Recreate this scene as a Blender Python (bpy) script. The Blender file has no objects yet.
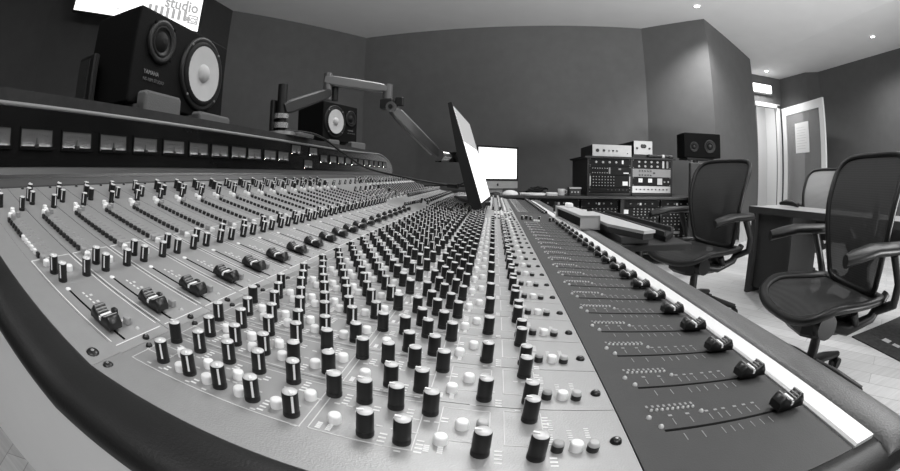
import bpy, math, random
from mathutils import Vector, Matrix
random.seed(7)
sc = bpy.context.scene
COL = sc.collection
PI = math.pi
H = 0.93            # height of the camera above the floor
U = 0.053           # pitch of one channel strip in metres

# ------------------------------------------------------------------ camera
cd = bpy.data.cameras.new('camera')
cam = bpy.data.objects.new('camera', cd)
COL.objects.link(cam)
sc.camera = cam
cd.type = 'PANO'
cd.panorama_type = 'FISHEYE_EQUISOLID'
cd.sensor_width = 36.0
cd.fisheye_lens = 412.4 / 900 * 36
cd.fisheye_fov = 2 * PI
cd.shift_y = -(235.5 - 190.8) / 471
cd.clip_start = 0.01
cd.clip_end = 100
B = Matrix(((1, 0, 0), (0, 0, -1), (0, 1, 0)))
R = Matrix.Rotation(math.radians(6.073), 3, 'Z') @ B @ Matrix.Rotation(math.radians(-2.11), 3, 'X') @ Matrix.Rotation(math.radians(.555), 3, 'Z')
cam.matrix_world = Matrix.Translation((0, 0, H)) @ R.to_4x4()

# ------------------------------------------------------------------ world, exposure
w = bpy.data.worlds.new('world')
sc.world = w
w.use_nodes = True
w.node_tree.nodes['Background'].inputs[0].default_value = (1, 1, 1, 1)
w.node_tree.nodes['Background'].inputs[1].default_value = 0.05
sc.view_settings.view_transform = 'Standard'
sc.view_settings.look = 'None'
sc.view_settings.gamma = 1
sc.view_settings.exposure = 0.0
sc.view_settings.use_curve_mapping = False

def area(name, loc, target, size, power, size_y=None, spread=PI):
    l = bpy.data.lights.new(name, 'AREA')
    l.energy = power
    l.size = size
    if size_y:
        l.shape = 'RECTANGLE'
        l.size_y = size_y
    l.spread = spread
    o = bpy.data.objects.new(name, l)
    COL.objects.link(o)
    o.location = (loc[0], loc[1], loc[2] + H)
    d = Vector(target) - Vector(loc)
    o.rotation_euler = d.to_track_quat('-Z', 'Y').to_euler()
    return o

def spot(name, loc, target, power, angle=80, blend=.6, radius=.05):
    l = bpy.data.lights.new(name, 'SPOT')
    l.energy = power
    l.spot_size = math.radians(angle)
    l.spot_blend = blend
    l.shadow_soft_size = radius
    o = bpy.data.objects.new(name, l)
    COL.objects.link(o)
    o.location = (loc[0], loc[1], loc[2] + H)
    d = Vector(target) - Vector(loc)
    o.rotation_euler = d.to_track_quat('-Z', 'Y').to_euler()
    return o

area('ceiling_light_rear', (0.6, -1.2, 2.3), (0.3, 0.6, -1), 1.6, 75)
area('ceiling_light_right', (3.6, 1.2, 2.1), (3.0, 1.4, -1), 2.2, 88, 1.6)
area('ceiling_light_front', (0.1, 2.1, 2.36), (-0.2, 1.2, -1), 1.6, 80)
area('ceiling_light_left', (-1.3, -0.8, 2.3), (-0.9, 0.1, -1), 1.0, 9)
area('added_fill_uplight', (3.0, -1.4, -0.45), (2.2, 2.6, 2.4), 1.0, 122, None, math.radians(95))  # unseen fill light, added to lift the ceiling and walls
spot('downlight_lamp_wall', (2.86, 4.70, 2.33), (3.05, 5.0, -1), 230, 120, .9)
spot('downlight_lamp_desk', (5.78, 3.60, 2.13), (5.78, 3.7, -1), 120, 150, .9)
spot('downlight_lamp_door', (5.53, 6.55, 2.13), (5.53, 6.6, -1), 90, 140, .9)
area('corridor_light', (5.8, 7.9, 2.0), (5.8, 7.9, -1), 1.0, 28)

# ------------------------------------------------------------------ materials
def mat(name, c, rough=.5, metal=0.0, noise=0.0, nscale=30, bump=0.0, bscale=200, spec=.5, emit=0.0, coat=0.0):
    m = bpy.data.materials.new(name)
    m.use_nodes = True
    nt = m.node_tree
    b = nt.nodes['Principled BSDF']
    b.inputs['Base Color'].default_value = (c, c, c, 1)
    b.inputs['Roughness'].default_value = rough
    b.inputs['Metallic'].default_value = metal
    b.inputs['Specular IOR Level'].default_value = spec
    if coat:
        b.inputs['Coat Weight'].default_value = coat
        b.inputs['Coat Roughness'].default_value = .08
    if emit:
        b.inputs['Emission Color'].default_value = (1, 1, 1, 1)
        b.inputs['Emission Strength'].default_value = emit
    if noise or bump:
        tc = nt.nodes.new('ShaderNodeTexCoord')
    if noise:
        n = nt.nodes.new('ShaderNodeTexNoise')
        n.inputs['Scale'].default_value = nscale
        n.inputs['Detail'].default_value = 4
        nt.links.new(tc.outputs['Object'], n.inputs['Vector'])
        r = nt.nodes.new('ShaderNodeMapRange')
        r.inputs['From Min'].default_value = .3
        r.inputs['From Max'].default_value = .7
        r.inputs['To Min'].default_value = c * (1 - noise)
        r.inputs['To Max'].default_value = c * (1 + noise)
        nt.links.new(n.outputs['Fac'], r.inputs['Value'])
        nt.links.new(r.outputs['Result'], b.inputs['Base Color'])
    if bump:
        n2 = nt.nodes.new('ShaderNodeTexNoise')
        n2.inputs['Scale'].default_value = bscale
        nt.links.new(tc.outputs['Object'], n2.inputs['Vector'])
        bp = nt.nodes.new('ShaderNodeBump')
        bp.inputs['Strength'].default_value = bump
        bp.inputs['Distance'].default_value = .002
        nt.links.new(n2.outputs['Fac'], bp.inputs['Height'])
        nt.links.new(bp.outputs['Normal'], b.inputs['Normal'])
    return m

def wood_floor():
    m = mat('pale_wood_floor', .62, .32)
    nt = m.node_tree
    b = nt.nodes['Principled BSDF']
    tc = nt.nodes.new('ShaderNodeTexCoord')
    mp = nt.nodes.new('ShaderNodeMapping')
    mp.inputs['Rotation'].default_value = (0, 0, math.radians(58))
    nt.links.new(tc.outputs['Object'], mp.inputs['Vector'])
    br = nt.nodes.new('ShaderNodeTexBrick')
    br.inputs['Color1'].default_value = (.58, .58, .58, 1)
    br.inputs['Color2'].default_value = (.72, .72, .72, 1)
    br.inputs['Mortar'].default_value = (.34, .34, .34, 1)
    br.inputs['Scale'].default_value = 1
    br.inputs['Mortar Size'].default_value = .002
    br.inputs['Brick Width'].default_value = 1.1
    br.inputs['Row Height'].default_value = .13
    nt.links.new(mp.outputs['Vector'], br.inputs['Vector'])
    mp2 = nt.nodes.new('ShaderNodeMapping')
    mp2.inputs['Rotation'].default_value = (0, 0, math.radians(58))
    mp2.inputs['Scale'].default_value = (2, 40, 1)
    nt.links.new(tc.outputs['Object'], mp2.inputs['Vector'])
    n = nt.nodes.new('ShaderNodeTexNoise')
    n.inputs['Scale'].default_value = 2
    nt.links.new(mp2.outputs['Vector'], n.inputs['Vector'])
    mx = nt.nodes.new('ShaderNodeMix')
    mx.data_type = 'RGBA'
    mx.blend_type = 'MULTIPLY'
    mx.inputs['Factor'].default_value = .35
    nt.links.new(br.outputs['Color'], mx.inputs[6])
    nt.links.new(n.outputs['Fac'], mx.inputs[7])
    nt.links.new(mx.outputs[2], b.inputs['Base Color'])
    return m

def brushed(name, c, rough, scale=(2, 120, 2), amt=.12, metal=.0):
    m = mat(name, c, rough, metal)
    nt = m.node_tree
    b = nt.nodes['Principled BSDF']
    tc = nt.nodes.new('ShaderNodeTexCoord')
    mp = nt.nodes.new('ShaderNodeMapping')
    mp.inputs['Scale'].default_value = scale
    nt.links.new(tc.outputs['Object'], mp.inputs['Vector'])
    n = nt.nodes.new('ShaderNodeTexNoise')
    n.inputs['Scale'].default_value = 3
    n.inputs['Detail'].default_value = 5
    nt.links.new(mp.outputs['Vector'], n.inputs['Vector'])
    r = nt.nodes.new('ShaderNodeMapRange')
    r.inputs['To Min'].default_value = c * (1 - amt)
    r.inputs['To Max'].default_value = c * (1 + amt)
    nt.links.new(n.outputs['Fac'], r.inputs['Value'])
    nt.links.new(r.outputs['Result'], b.inputs['Base Color'])
    return m

def mesh_fabric(name, c, alpha):
    m = mat(name, c, .8)
    nt = m.node_tree
    b = nt.nodes['Principled BSDF']
    tc = nt.nodes.new('ShaderNodeTexCoord')
    wv = nt.nodes.new('ShaderNodeTexWave')
    wv.bands_direction = 'Z'
    wv.inputs['Scale'].default_value = 28
    wv.inputs['Distortion'].default_value = 1.5
    nt.links.new(tc.outputs['Object'], wv.inputs['Vector'])
    r = nt.nodes.new('ShaderNodeMapRange')
    r.inputs['To Min'].default_value = c * .75
    r.inputs['To Max'].default_value = c * 1.3
    nt.links.new(wv.outputs['Fac'], r.inputs['Value'])
    nt.links.new(r.outputs['Result'], b.inputs['Base Color'])
    b.inputs['Alpha'].default_value = alpha
    return m

def glass(name):
    m = bpy.data.materials.new(name)
    m.use_nodes = True
    nt = m.node_tree
    nt.nodes.clear()
    o = nt.nodes.new('ShaderNodeOutputMaterial')
    t = nt.nodes.new('ShaderNodeBsdfTransparent')
    t.inputs[0].default_value = (.8, .8, .8, 1)
    g = nt.nodes.new('ShaderNodeBsdfGlossy')
    g.inputs['Roughness'].default_value = .02
    mx = nt.nodes.new('ShaderNodeMixShader')
    mx.inputs[0].default_value = .18
    nt.links.new(t.outputs[0], mx.inputs[1])
    nt.links.new(g.outputs[0], mx.inputs[2])
    df = nt.nodes.new('ShaderNodeBsdfDiffuse')
    df.inputs[0].default_value = (.5, .5, .5, 1)
    m2 = nt.nodes.new('ShaderNodeMixShader')
    m2.inputs[0].default_value = .28
    nt.links.new(mx.outputs[0], m2.inputs[1])
    nt.links.new(df.outputs[0], m2.inputs[2])
    nt.links.new(m2.outputs[0], o.inputs[0])
    return m

M = dict(
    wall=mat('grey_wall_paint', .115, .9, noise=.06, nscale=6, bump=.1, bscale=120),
    wall_l=mat('shaded_wall_paint', .05, .9, noise=.06, nscale=6, bump=.1, bscale=120),  # same grey paint, dimness far from the lamps put into the colour
    wall_r=mat('mid_grey_wall_paint', .105, .9, noise=.05, nscale=6, bump=.1, bscale=120),
    ceil=mat('ceiling_paint', .70, .95, noise=.02, nscale=3),
    floor=wood_floor(),
    white=mat('white_paint', .8, .5),
    strip=mat('channel_strip_paint', .36, .46, .45, noise=.03, nscale=60, bump=.12, bscale=900),
    fadpan=mat('fader_panel_paint', .048, .55, spec=.35, noise=.05, nscale=50, bump=.12, bscale=900),
    print_=mat('silkscreen', .78, .6),
    print2=mat('silkscreen_faint', .62, .6),
    print3=mat('silkscreen_dim', .27, .6),
    slot=mat('slot_black', .004, .8, spec=.1),
    knob=mat('knob_black', .010, .38),
    kcap=mat('knob_cap_grey', .62, .28),
    kline=mat('knob_pointer_white', .85, .5),
    bwhite=mat('button_white', .85, .3),
    bgrey=mat('button_grey', .30, .35),
    bblack=mat('button_black', .012, .35),
    screw=mat('screw_black', .03, .3, .6),
    chrome=mat('chrome', .75, .22, .75),
    alu=brushed('brushed_aluminium', .78, .38, (2, 90, 2), .08, .25),
    alub=brushed('bright_aluminium', .82, .35, (2, 90, 2), .04, .1),
    pad=mat('padded_vinyl', .008, .48, noise=.25, nscale=18, bump=.12, bscale=700),
    arm=mat('armrest_leather', .10, .42, noise=.25, nscale=12, bump=.35, bscale=500),
    body=mat('console_black', .02, .5),
    ledge=mat('ledge_grey', .06, .4),
    gloss=mat('smoked_plastic', .006, .25, noise=.3, nscale=9, spec=.12),
    board=mat('bridge_board', .03, .8, spec=.2, noise=.15, nscale=60),
    meter=mat('meter_face', .055, .6),
    meterglow=mat('meter_bulb', .8, .5, emit=45.0),
    led=mat('led_clear', .55, .2),
    black=mat('satin_black', .007, .5, spec=.35),
    blackw=mat('speaker_wood_black', .004, .75, spec=.12, bump=.2, bscale=300),
    cone=mat('white_paper_cone', .45, .8, noise=.03),
    rubber=mat('rubber', .010, .7, spec=.2),
    foam=mat('grey_foam', .11, .95, bump=.5, bscale=400),
    dgrey=mat('dark_grey', .020, .5),
    grey=mat('mid_grey', .20, .5),
    lgrey=mat('light_grey', .45, .45),
    screen=mat('lit_screen', .8, .3, emit=1.15),
    sign=mat('sign_glow', .9, .5, emit=1.25),
    lamp=mat('lamp_glow', .9, .5, emit=14),
    tube=mat('tube_glow', .9, .5, emit=3.0),
    paper=mat('paper', .8, .8),
    sheen=mat('monitor_glass', .25, .12, spec=.8),
    meshf=mesh_fabric('chair_mesh', .018, .93),
    meshl=mesh_fabric('chair_mesh_light', .30, .95),
    frame=mat('chair_frame', .008, .42, spec=.35),
    desk=mat('desk_dark', .02, .5, noise=.15, nscale=20),
    deskt=mat('desk_top', .30, .3, noise=.05, nscale=20),
    glass=glass('door_glass'),
    rug=mat('dark_rug', .03, .95, noise=.4, nscale=25),
    silver=mat('silver_face', .36, .35, .1, noise=.05),
    rackf=mat('rack_face_black', .008, .65, spec=.2),
    badge=mat('badge_grey', .10, .5),
    armal=mat('arm_aluminium', .13, .35, .4, noise=.05),
)

# ------------------------------------------------------------------ mesh builder
WLOC = {}
class MB:
    def __init__(s):
        s.v, s.f, s.m, s.s = [], [], [], []
        s.mats = []
    def mi(s, m):
        if m not in s.mats:
            s.mats.append(m)
        return s.mats.index(m)
    def add(s, vs, fs, m, smooth=False, X=None):
        o = len(s.v)
        if X is not None:
            vs = [X @ Vector(v) for v in vs]
        s.v += [tuple(v) for v in vs]
        k = s.mi(m)
        for f in fs:
            s.f.append(tuple(i + o for i in f))
            s.m.append(k)
            s.s.append(smooth)
        return s
    def box(s, a, b, m, X=None):
        x0, y0, z0 = a
        x1, y1, z1 = b
        vs = [(x0, y0, z0), (x1, y0, z0), (x1, y1, z0), (x0, y1, z0), (x0, y0, z1), (x1, y0, z1), (x1, y1, z1), (x0, y1, z1)]
        fs = [(0, 3, 2, 1), (4, 5, 6, 7), (0, 1, 5, 4), (1, 2, 6, 5), (2, 3, 7, 6), (3, 0, 4, 7)]
        return s.add(vs, fs, m, False, X)
    def bevbox(s, a, b, m, r, X=None):
        # box with the vertical and top edges chamfered
        x0, y0, z0 = a
        x1, y1, z1 = b
        def ring(d, z):
            return [(x0 + d + r, y0 + d, z), (x1 - d - r, y0 + d, z), (x1 - d, y0 + d + r, z), (x1 - d, y1 - d - r, z),
                    (x1 - d - r, y1 - d, z), (x0 + d + r, y1 - d, z), (x0 + d, y1 - d - r, z), (x0 + d, y0 + d + r, z)]
        rings = [ring(r * .6, z0), ring(0, z0 + r * .6), ring(0, z1 - r), ring(r * .3, z1 - r * .3), ring(r, z1)]
        return s.rings(rings, m, True, True, False, X)
    def rings(s, rings, m, cap0=True, cap1=True, smooth=False, X=None):
        n = len(rings[0])
        vs = [p for r in rings for p in r]
        fs = []
        for i in range(len(rings) - 1):
            for j in range(n):
                k = (j + 1) % n
                fs.append((i * n + j, i * n + k, (i + 1) * n + k, (i + 1) * n + j))
        s.add(vs, fs, m, smooth, X)
        if cap0:
            s.add(rings[0], [tuple(range(n))[::-1]], m, False, X)
        if cap1:
            s.add(rings[-1], [tuple(range(n))], m, False, X)
        return s
    def lathe(s, prof, m, n=16, X=None, smooth=True, cap0=True, cap1=True):
        # prof: list of (r, z)
        rings = [[(r * math.cos(2 * PI * j / n), r * math.sin(2 * PI * j / n), z) for j in range(n)] for r, z in prof]
        return s.rings(rings, m, cap0, cap1, smooth, X)
    def cyl(s, p0, p1, r0, r1, m, n=14, smooth=True):
        p0, p1 = Vector(p0), Vector(p1)
        d = p1 - p0
        X = Matrix.Translation(p0) @ d.to_track_quat('Z', 'Y').to_matrix().to_4x4()
        return s.lathe([(r0, 0), (r1, d.length)], m, n, X, smooth)
    def tube(s, pts, r, m, n=10, closed=False, flat=1.0):
        pts = [Vector(p) for p in pts]
        rs = r if isinstance(r, (list, tuple)) else [r] * len(pts)
        rings = []
        N = len(pts)
        up = None
        for i, p in enumerate(pts):
            if closed:
                t = pts[(i + 1) % N] - pts[i - 1]
            else:
                t = pts[min(i + 1, N - 1)] - pts[max(i - 1, 0)]
            t.normalize()
            if up is None:
                a = Vector((0, 0, 1)) if abs(t.z) < .8 else Vector((1, 0, 0))
                up = (a - t * a.dot(t)).normalized()
            else:
                up = (up - t * up.dot(t)).normalized()
            sd = t.cross(up)
            rings.append([p + rs[i] * (math.cos(2 * PI * j / n) * sd + flat * math.sin(2 * PI * j / n) * up) for j in range(n)])
        if closed:
            vs = [p for q in rings for p in q]
            fs = []
            for i in range(N):
                i2 = (i + 1) % N
                for j in range(n):
                    k = (j + 1) % n
                    fs.append((i * n + j, i * n + k, i2 * n + k, i2 * n + j))
            return s.add(vs, fs, m, True)
        return s.rings(rings, m, True, True, True)
    def grid(s, P, m, smooth=True, X=None):
        a, b = len(P), len(P[0])
        vs = [p for r in P for p in r]
        fs = [(i * b + j, i * b + j + 1, (i + 1) * b + j + 1, (i + 1) * b + j) for i in range(a - 1) for j in range(b - 1)]
        return s.add(vs, fs, m, smooth, X)
    def prism(s, poly, axis, a, b, m):
        # poly: 2D points in the plane across `axis`, extruded a..b
        def P(u, v, t):
            return (t, u, v) if axis == 'x' else (u, t, v) if axis == 'y' else (u, v, t)
        n = len(poly)
        vs = [P(u, v, a) for u, v in poly] + [P(u, v, b) for u, v in poly]
        fs = [tuple(range(n)), tuple(range(2 * n - 1, n - 1, -1))] + [(i, i + n, (i + 1) % n + n, (i + 1) % n) for i in range(n)]
        return s.add(vs, fs, m, False)
    def build(s, name, parent=None, mesh_only=False, **props):
        xs = [v[0] for v in s.v]; ys = [v[1] for v in s.v]; zs = [v[2] for v in s.v]
        top = parent is None
        c = Vector(((min(xs) + max(xs)) / 2, (min(ys) + max(ys)) / 2, min(zs) if top else (min(zs) + max(zs)) / 2))
        me = bpy.data.meshes.new(name)
        me.from_pydata([tuple(Vector(v) - c) for v in s.v], [], s.f)
        for m in s.mats:
            me.materials.append(m)
        me.polygons.foreach_set('material_index', s.m)
        me.polygons.foreach_set('use_smooth', s.s)
        me.update()
        import bmesh
        bm = bmesh.new()
        bm.from_mesh(me)
        if len(bm.faces) < 60000:
            bmesh.ops.recalc_face_normals(bm, faces=bm.faces)
        bm.to_mesh(me)
        bm.free()
        o = bpy.data.objects.new(name, me)
        COL.objects.link(o)
        pl = WLOC[parent.name] if parent else Vector((0, 0, H))
        # all coordinates are relative to the camera's height; floor is z = -H
        if parent:
            o.parent = parent
            o.location = c - pl
        else:
            o.location = c + Vector((0, 0, H))
        WLOC[o.name] = c
        for k, v in props.items():
            o[k] = v
        return o

def thing(name, loc, label, category, group=None):
    o = bpy.data.objects.new(name, None)
    COL.objects.link(o)
    o.empty_display_size = .05
    o.location = (loc[0], loc[1], loc[2] + H)
    WLOC[o.name] = Vector(loc)
    o['label'] = label
    o['category'] = category
    if group:
        o['group'] = group
    return o

def text_mb(mb, body, X, size, m, extrude=.0003, align='LEFT', bold=0):
    cu = bpy.data.curves.new('t', 'FONT')
    cu.body = body
    cu.size = size
    cu.extrude = extrude
    cu.align_x = align
    cu.offset = bold
    cu.resolution_u = 2
    o = bpy.data.objects.new('t', cu)
    COL.objects.link(o)
    dg = bpy.context.evaluated_depsgraph_get()
    me = bpy.data.meshes.new_from_object(o.evaluated_get(dg))
    mb.add([v.co[:] for v in me.vertices], [tuple(p.vertices) for p in me.polygons], m, False, X)
    bpy.data.objects.remove(o)
    bpy.data.meshes.remove(me)
    return mb

def basis(o, x, y):
    x = Vector(x).normalized()
    z = x.cross(Vector(y)).normalized()
    y = z.cross(x)
    m = Matrix((x, y, z)).transposed().to_4x4()
    return Matrix.Translation(Vector(o)) @ m

# ------------------------------------------------------------------ the room
def struct(mb, name):
    return mb.build(name, kind='structure')

struct(MB().box((-5.5, -3.2, -H - .1), (7.2, 9.2, -H), M['floor']), 'floor')
struct(MB().prism([(3.8, 5.35), (4.9, 6.1), (6.9, 6.1), (6.9, 7.0), (4.9, 7.0)], 'z', -H, -.6, M['floor']), 'trim_1')

def wall(name, pts, m, t=.1, z0=-H, z1=2.6):
    mb = MB()
    for (a, b) in zip(pts, pts[1:]):
        a, b = Vector((*a, 0)), Vector((*b, 0))
        d = (b - a).normalized()
        n = Vector((-d.y, d.x, 0))      # outwards: left of the walking direction
        q = [a, b, b + n * t, a + n * t]
        mb.prism([(p.x, p.y) for p in q], 'z', z0, z1, m)
    return struct(mb, name)

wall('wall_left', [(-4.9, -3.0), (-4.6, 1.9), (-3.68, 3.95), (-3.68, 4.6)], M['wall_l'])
wall('wall_front_left', [(-3.68, 4.6), (-2.19, 6.59)], M['wall'])
wall('wall_front', [(-2.19, 6.59), (2.39, 5.99)], M['wall'])
wall('wall_front_right', [(2.39, 5.99), (3.19, 5.21)], M['wall_r'])
wall('wall_corner', [(3.19, 5.21), (4.75, 6.16), (4.75, 7.0)], M['wall_r'])
mb = MB()
mb.box((4.75, 7.0, -H), (5.43, 7.1, 2.6), M['wall_r']).box((6.08, 7.0, -H), (6.3, 7.1, 2.6), M['wall_r']).box((5.43, 7.0, 1.55), (6.08, 7.1, 2.6), M['wall_r'])
struct(mb, 'wall_door')
wall('wall_right', [(6.26, 7.0), (6.35, 6.16), (6.57, 5.93), (6.68, 3.52), (6.7, -3.0)], M['wall_r'])
wall('wall_back', [(6.7, -3.0), (-4.9, -3.0)], M['wall_r'])
struct(MB().prism([(-5.2, 2.4), (3.2, 2.4), (4.9, 2.2), (7.0, 2.2), (7.0, 2.5), (-5.2, 2.5)], 'y', -3.2, 7.1, M['ceil']), 'ceiling')
# corridor behind the doorway
mb = MB()
mb.box((4.9, 8.6, -H), (7.1, 8.7, 2.4), M['white']).box((4.9, 7.1, 2.2), (7.1, 8.7, 2.3), M['white'])
mb.box((4.9, 7.1, -H), (5.0, 8.7, 2.3), M['white']).box((7.0, 7.1, -H), (7.1, 8.7, 2.3), M['white'])
struct(mb, 'wall_corridor')
# door frame trim
mb = MB()
mb.box((6.04, 6.94, -H), (6.12, 7.02, 1.60), M['white']).box((5.38, 6.94, 1.54), (6.12, 7.02, 1.62), M['white'])
struct(mb, 'trim_2')

# open glazed door leaf
hx, hy, ox, oy = 6.14, 6.88, 5.93, 5.30
dz0, dz1 = -H + .02, 1.52
Xd = basis((hx, hy, 0), (ox - hx, oy - hy, 0), (0, 0, 1))
L = math.hypot(ox - hx, oy - hy)
d1 = MB()
d1.box((0, dz0, -.02), (.15, dz1, .02), M['white'], Xd).box((L - .15, dz0, -.02), (L, dz1, .02), M['white'], Xd)
d1.box((.15, dz1 - .16, -.02), (L - .15, dz1, .02), M['white'], Xd).box((.15, dz0, -.02), (L - .15, dz0 + .2, .02), M['white'], Xd)
door = d1.build('door_1', kind='structure')
MB().box((.15, dz0 + .2, -.006), (L - .15, dz1 - .16, .006), M['glass'], Xd).build('pane', door)
mb = MB()
mb.cyl(Xd @ Vector((L - .07, .10, .02)), Xd @ Vector((L - .07, .10, .07)), .012, .012, M['chrome'])
mb.cyl(Xd @ Vector((L - .07, .10, .065)), Xd @ Vector((L - .20, .10, .065)), .011, .011, M['chrome'])
mb.cyl(Xd @ Vector((L - .07, .10, -.02)), Xd @ Vector((L - .07, .10, -.07)), .012, .012, M['chrome'])
mb.cyl(Xd @ Vector((L - .07, .10, -.065)), Xd @ Vector((L - .20, .10, -.065)), .011, .011, M['chrome'])
mb.build('door_handle', door)
mb = MB()
side = -1
nz = .012 if Xd.to_3x3().col[2].dot(Vector((-hx, -hy, 0))) > 0 else -.012
mb.box((.50, .58, min(nz, nz * .7)), (1.02, 1.16, max(nz, nz * .7)), M['paper'], Xd)
for k in range(9):
    mb.box((.56, .66 + k * .05, min(nz, nz * 1.1)), (.56 + random.uniform(.3, .4), .666 + k * .05, max(nz, nz * 1.1)), M['lgrey'], Xd)
mb.build('notice', label='white paper notice taped on the glass of the open door', category='notice')

# corridor furniture seen through the doorway
mb = MB()
mb.box((5.30, 8.35, -H), (5.75, 8.58, 1.5), M['lgrey'])
for k in range(7):
    mb.cyl((5.62 - .04 * (k % 2), 8.35, 1.2 - k * .3), (5.62 - .04 * (k % 2), 8.31, 1.2 - k * .3), .03, .03, M['black'])
mb.build('wall_cabinet', label='pale tall cabinet with black knobs seen through the doorway', category='cabinet')

# lamp box above the doorway
t = thing('wall_lamp', (5.6, 6.96, 1.84), 'glowing rectangular wall lamp above the doorway', 'lamp')
MB().box((5.28, 6.96, 1.80), (5.92, 7.0, 2.02), M['grey']).build('housing', t)
MB().bevbox((5.30, 6.90, 1.83), (5.88, 6.965, 1.99), M['tube'], .01).build('lamp_shade', t)

def downlight(x, y, z, label):
    t = thing('ceiling_downlight', (x, y, z - .02), label, 'ceiling light', 'small recessed ceiling spotlights')
    X = Matrix.Translation((x, y, z))
    MB().lathe([(.058, -.004), (.058, -.012), (.045, -.014), (.040, -.004)], M['white'], 20, X, cap0=False, cap1=False).build('rim', t)
    MB().lathe([(.040, -.006), (.030, -.010), (.010, -.012)], M['lamp'], 20, X).build('bulb', t)
downlight(2.86, 4.80, 2.40, 'round recessed ceiling spotlight above the bright patch of the front wall')
downlight(5.78, 3.62, 2.20, 'round recessed ceiling spotlight above the right wall and desk')
downlight(5.53, 6.60, 2.20, 'round recessed ceiling spotlight nearest the doorway')

# lit sign on the left wall
P0, P1 = Vector((-4.17, 2.05, 1.75)), Vector((-3.49, 3.685, 1.75))
Xs = basis(P0, P1 - P0, (0, 0, 1))
Ls = (P1 - P0).length
t = thing('lit_sign', (P0 + P1) / 2, 'large glowing white studio sign high on the left wall above the near loudspeaker', 'sign')
MB().box((0, 0, -.08), (Ls, .62, -.005), M['dgrey'], Xs).build('sign_case', t)
MB().box((.005, .005, -.005), (Ls - .005, .615, 0), M['sign'], Xs).build('sign_face', t)
mb = MB()
mt = mat('sign_print', .3, .7, emit=.34)
text_mb(mb, 'studio', Xs @ Matrix.Translation((Ls - .05, .235, .003)), .20, mt, .001, 'RIGHT', .006)
for k in range(12):
    mb.box((1.52 - k * .086, .10 - .0 * k, .0), (1.565 - k * .086, .23 if k < 7 else .20 - .01 * k, .002), mt, Xs)
bx0, bx1, by0, by1 = 1.59, 1.74, .085, .20
for a, b in (((bx0, by1 - .018), (bx1, by1)), ((bx0, by0), (bx1, by0 + .018)), ((bx0, by0), (bx0 + .018, by1)), ((bx1 - .018, by0), (bx1, by1))):
    mb.box((a[0], a[1], 0), (b[0], b[1], .002), mt, Xs)
text_mb(mb, 'MCS', Xs @ Matrix.Translation((bx1 - .02, .11, .003)), .080, mt, .001, 'RIGHT', .004)
mb.build('lettering', t)

# ------------------------------------------------------------------ mixing console
def zs(X):
    if X < -4.15:
        return -2.062 - (X + 4.15) * .27
    if X < 1.42:
        return -2.062 - (X + 4.15) * (.428 / 5.57)
    return -2.49 - (X - 1.42) * .065
def slope(X):
    return -.27 if X < -4.15 else -.428 / 5.57 if X < 1.42 else -.065
Y0 = 2.768
NEAR, FAR0, FARN = 20, 28.8, 17
YM0, YE = Y0 + NEAR, FAR0 + FARN       # master section start; far end
def W(x, y, z):
    return (x * U, y * U, z * U)
def T(X, Y, dz=0):
    # frame lying on the console surface at (X, Y)
    a = math.atan(-slope(X))
    return Matrix.Translation(W(X, Y, zs(X) + dz)) @ Matrix.Rotation(a, 4, 'Y') @ Matrix.Scale(U, 4)
console = thing('mixing_console', W(-6, 24, -H / U), 'huge mixing console covered with rows of black and white knobs and faders', 'mixing console')
strips = [Y0 + j for j in range(NEAR)] + [FAR0 + j for j in range(FARN)]

# body
mb = MB()
prof = [(-17, -5.3), (5.1, -5.3), (5.1, -3.0), (1.42, -2.62), (-4.15, -2.2), (-10.95, -.36), (-11.4, .1), (-17, .1)]
mb.prism([(x * U, z * U) for x, z in prof], 'y', 1.56 * U, YE * U, M['body'])
mb.build('console_frame', console)
# near end panel of bare metal
mb = MB()
prof = [(-17, -5.35), (5.1, -5.35), (5.1, -3.05)] + [(x, zs(x) - .22) for x in (3, 1.42, -1.4, -4.15, -7.5, -10.9)] + [(-12, .2), (-17, .2)]
mb.prism([(x * U, z * U) for x, z in prof], 'y', 1.53 * U, 1.56 * U, M['alu'])
mb.build('side_panel', console)
for xx in (-14.5, 1.0):
    for yy in (6, 41):
        m1 = MB().bevbox((xx * U, yy * U, -H), ((xx + 1.6) * U, (yy + 1.6) * U, -5.3 * U), M['black'], .01)
        m1.box(((xx - .5) * U, (yy - .5) * U, -H), ((xx + 2.1) * U, (yy + 2.1) * U, -H + .02), M['black'])
        m1.build('leg', console)

# padded end bumper
def sweep_pad(xs, sec, m):
    P = []
    for x, z in xs:
        e = max(0, min(1, (x - 1.2) / 1.2))
        P.append([W(x, min(y, 2.24 - .22 * e), z + d - .10 * e) for y, d in sec])
    return P
xs = [(-17, 2.2)] if False else []
for x in [-11.4, -10.95, -10, -9, -8, -7, -6, -5, -4.5, -4.15, -3.7, -3, -2, -1, 0, 1, 1.42, 2, 3, 4, 4.6, 5.1, 5.35]:
    dz = 0 if x < 4.7 else -.04 * (x - 4.7) * 4
    xs.append((x, zs(x) + dz))
sec = [(2.24, -.12), (2.24, .02), (2.18, .07), (2.02, .10), (1.85, .10), (1.68, .06), (1.56, -.02), (1.50, -.12), (1.50, -.24), (1.55, -.30)]
mb = MB()
P = sweep_pad(xs, sec, M['pad'])
mb.rings(P, M['pad'], True, True, True)
mb.build('end_pad', console, label='thick dark padded vinyl bumper along the near end')
# metal strip between bumper and strips
mb = MB()
px = [-10.95, -8, -6, -4.15]
mb.prism([(x * U, (zs(x) + .02) * U) for x in px] + [(x * U, (zs(x) - .15) * U) for x in px[::-1]], 'y', 2.2 * U, (Y0 - .012) * U, M['strip'])
px = [-4.14, -1, 1.40]
mb.prism([(x * U, (zs(x) + .02) * U) for x in px] + [(x * U, (zs(x) - .15) * U) for x in px[::-1]], 'y', 2.2 * U, (Y0 - .012) * U, M['strip'])
mb.build('end_strip', console)

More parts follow.
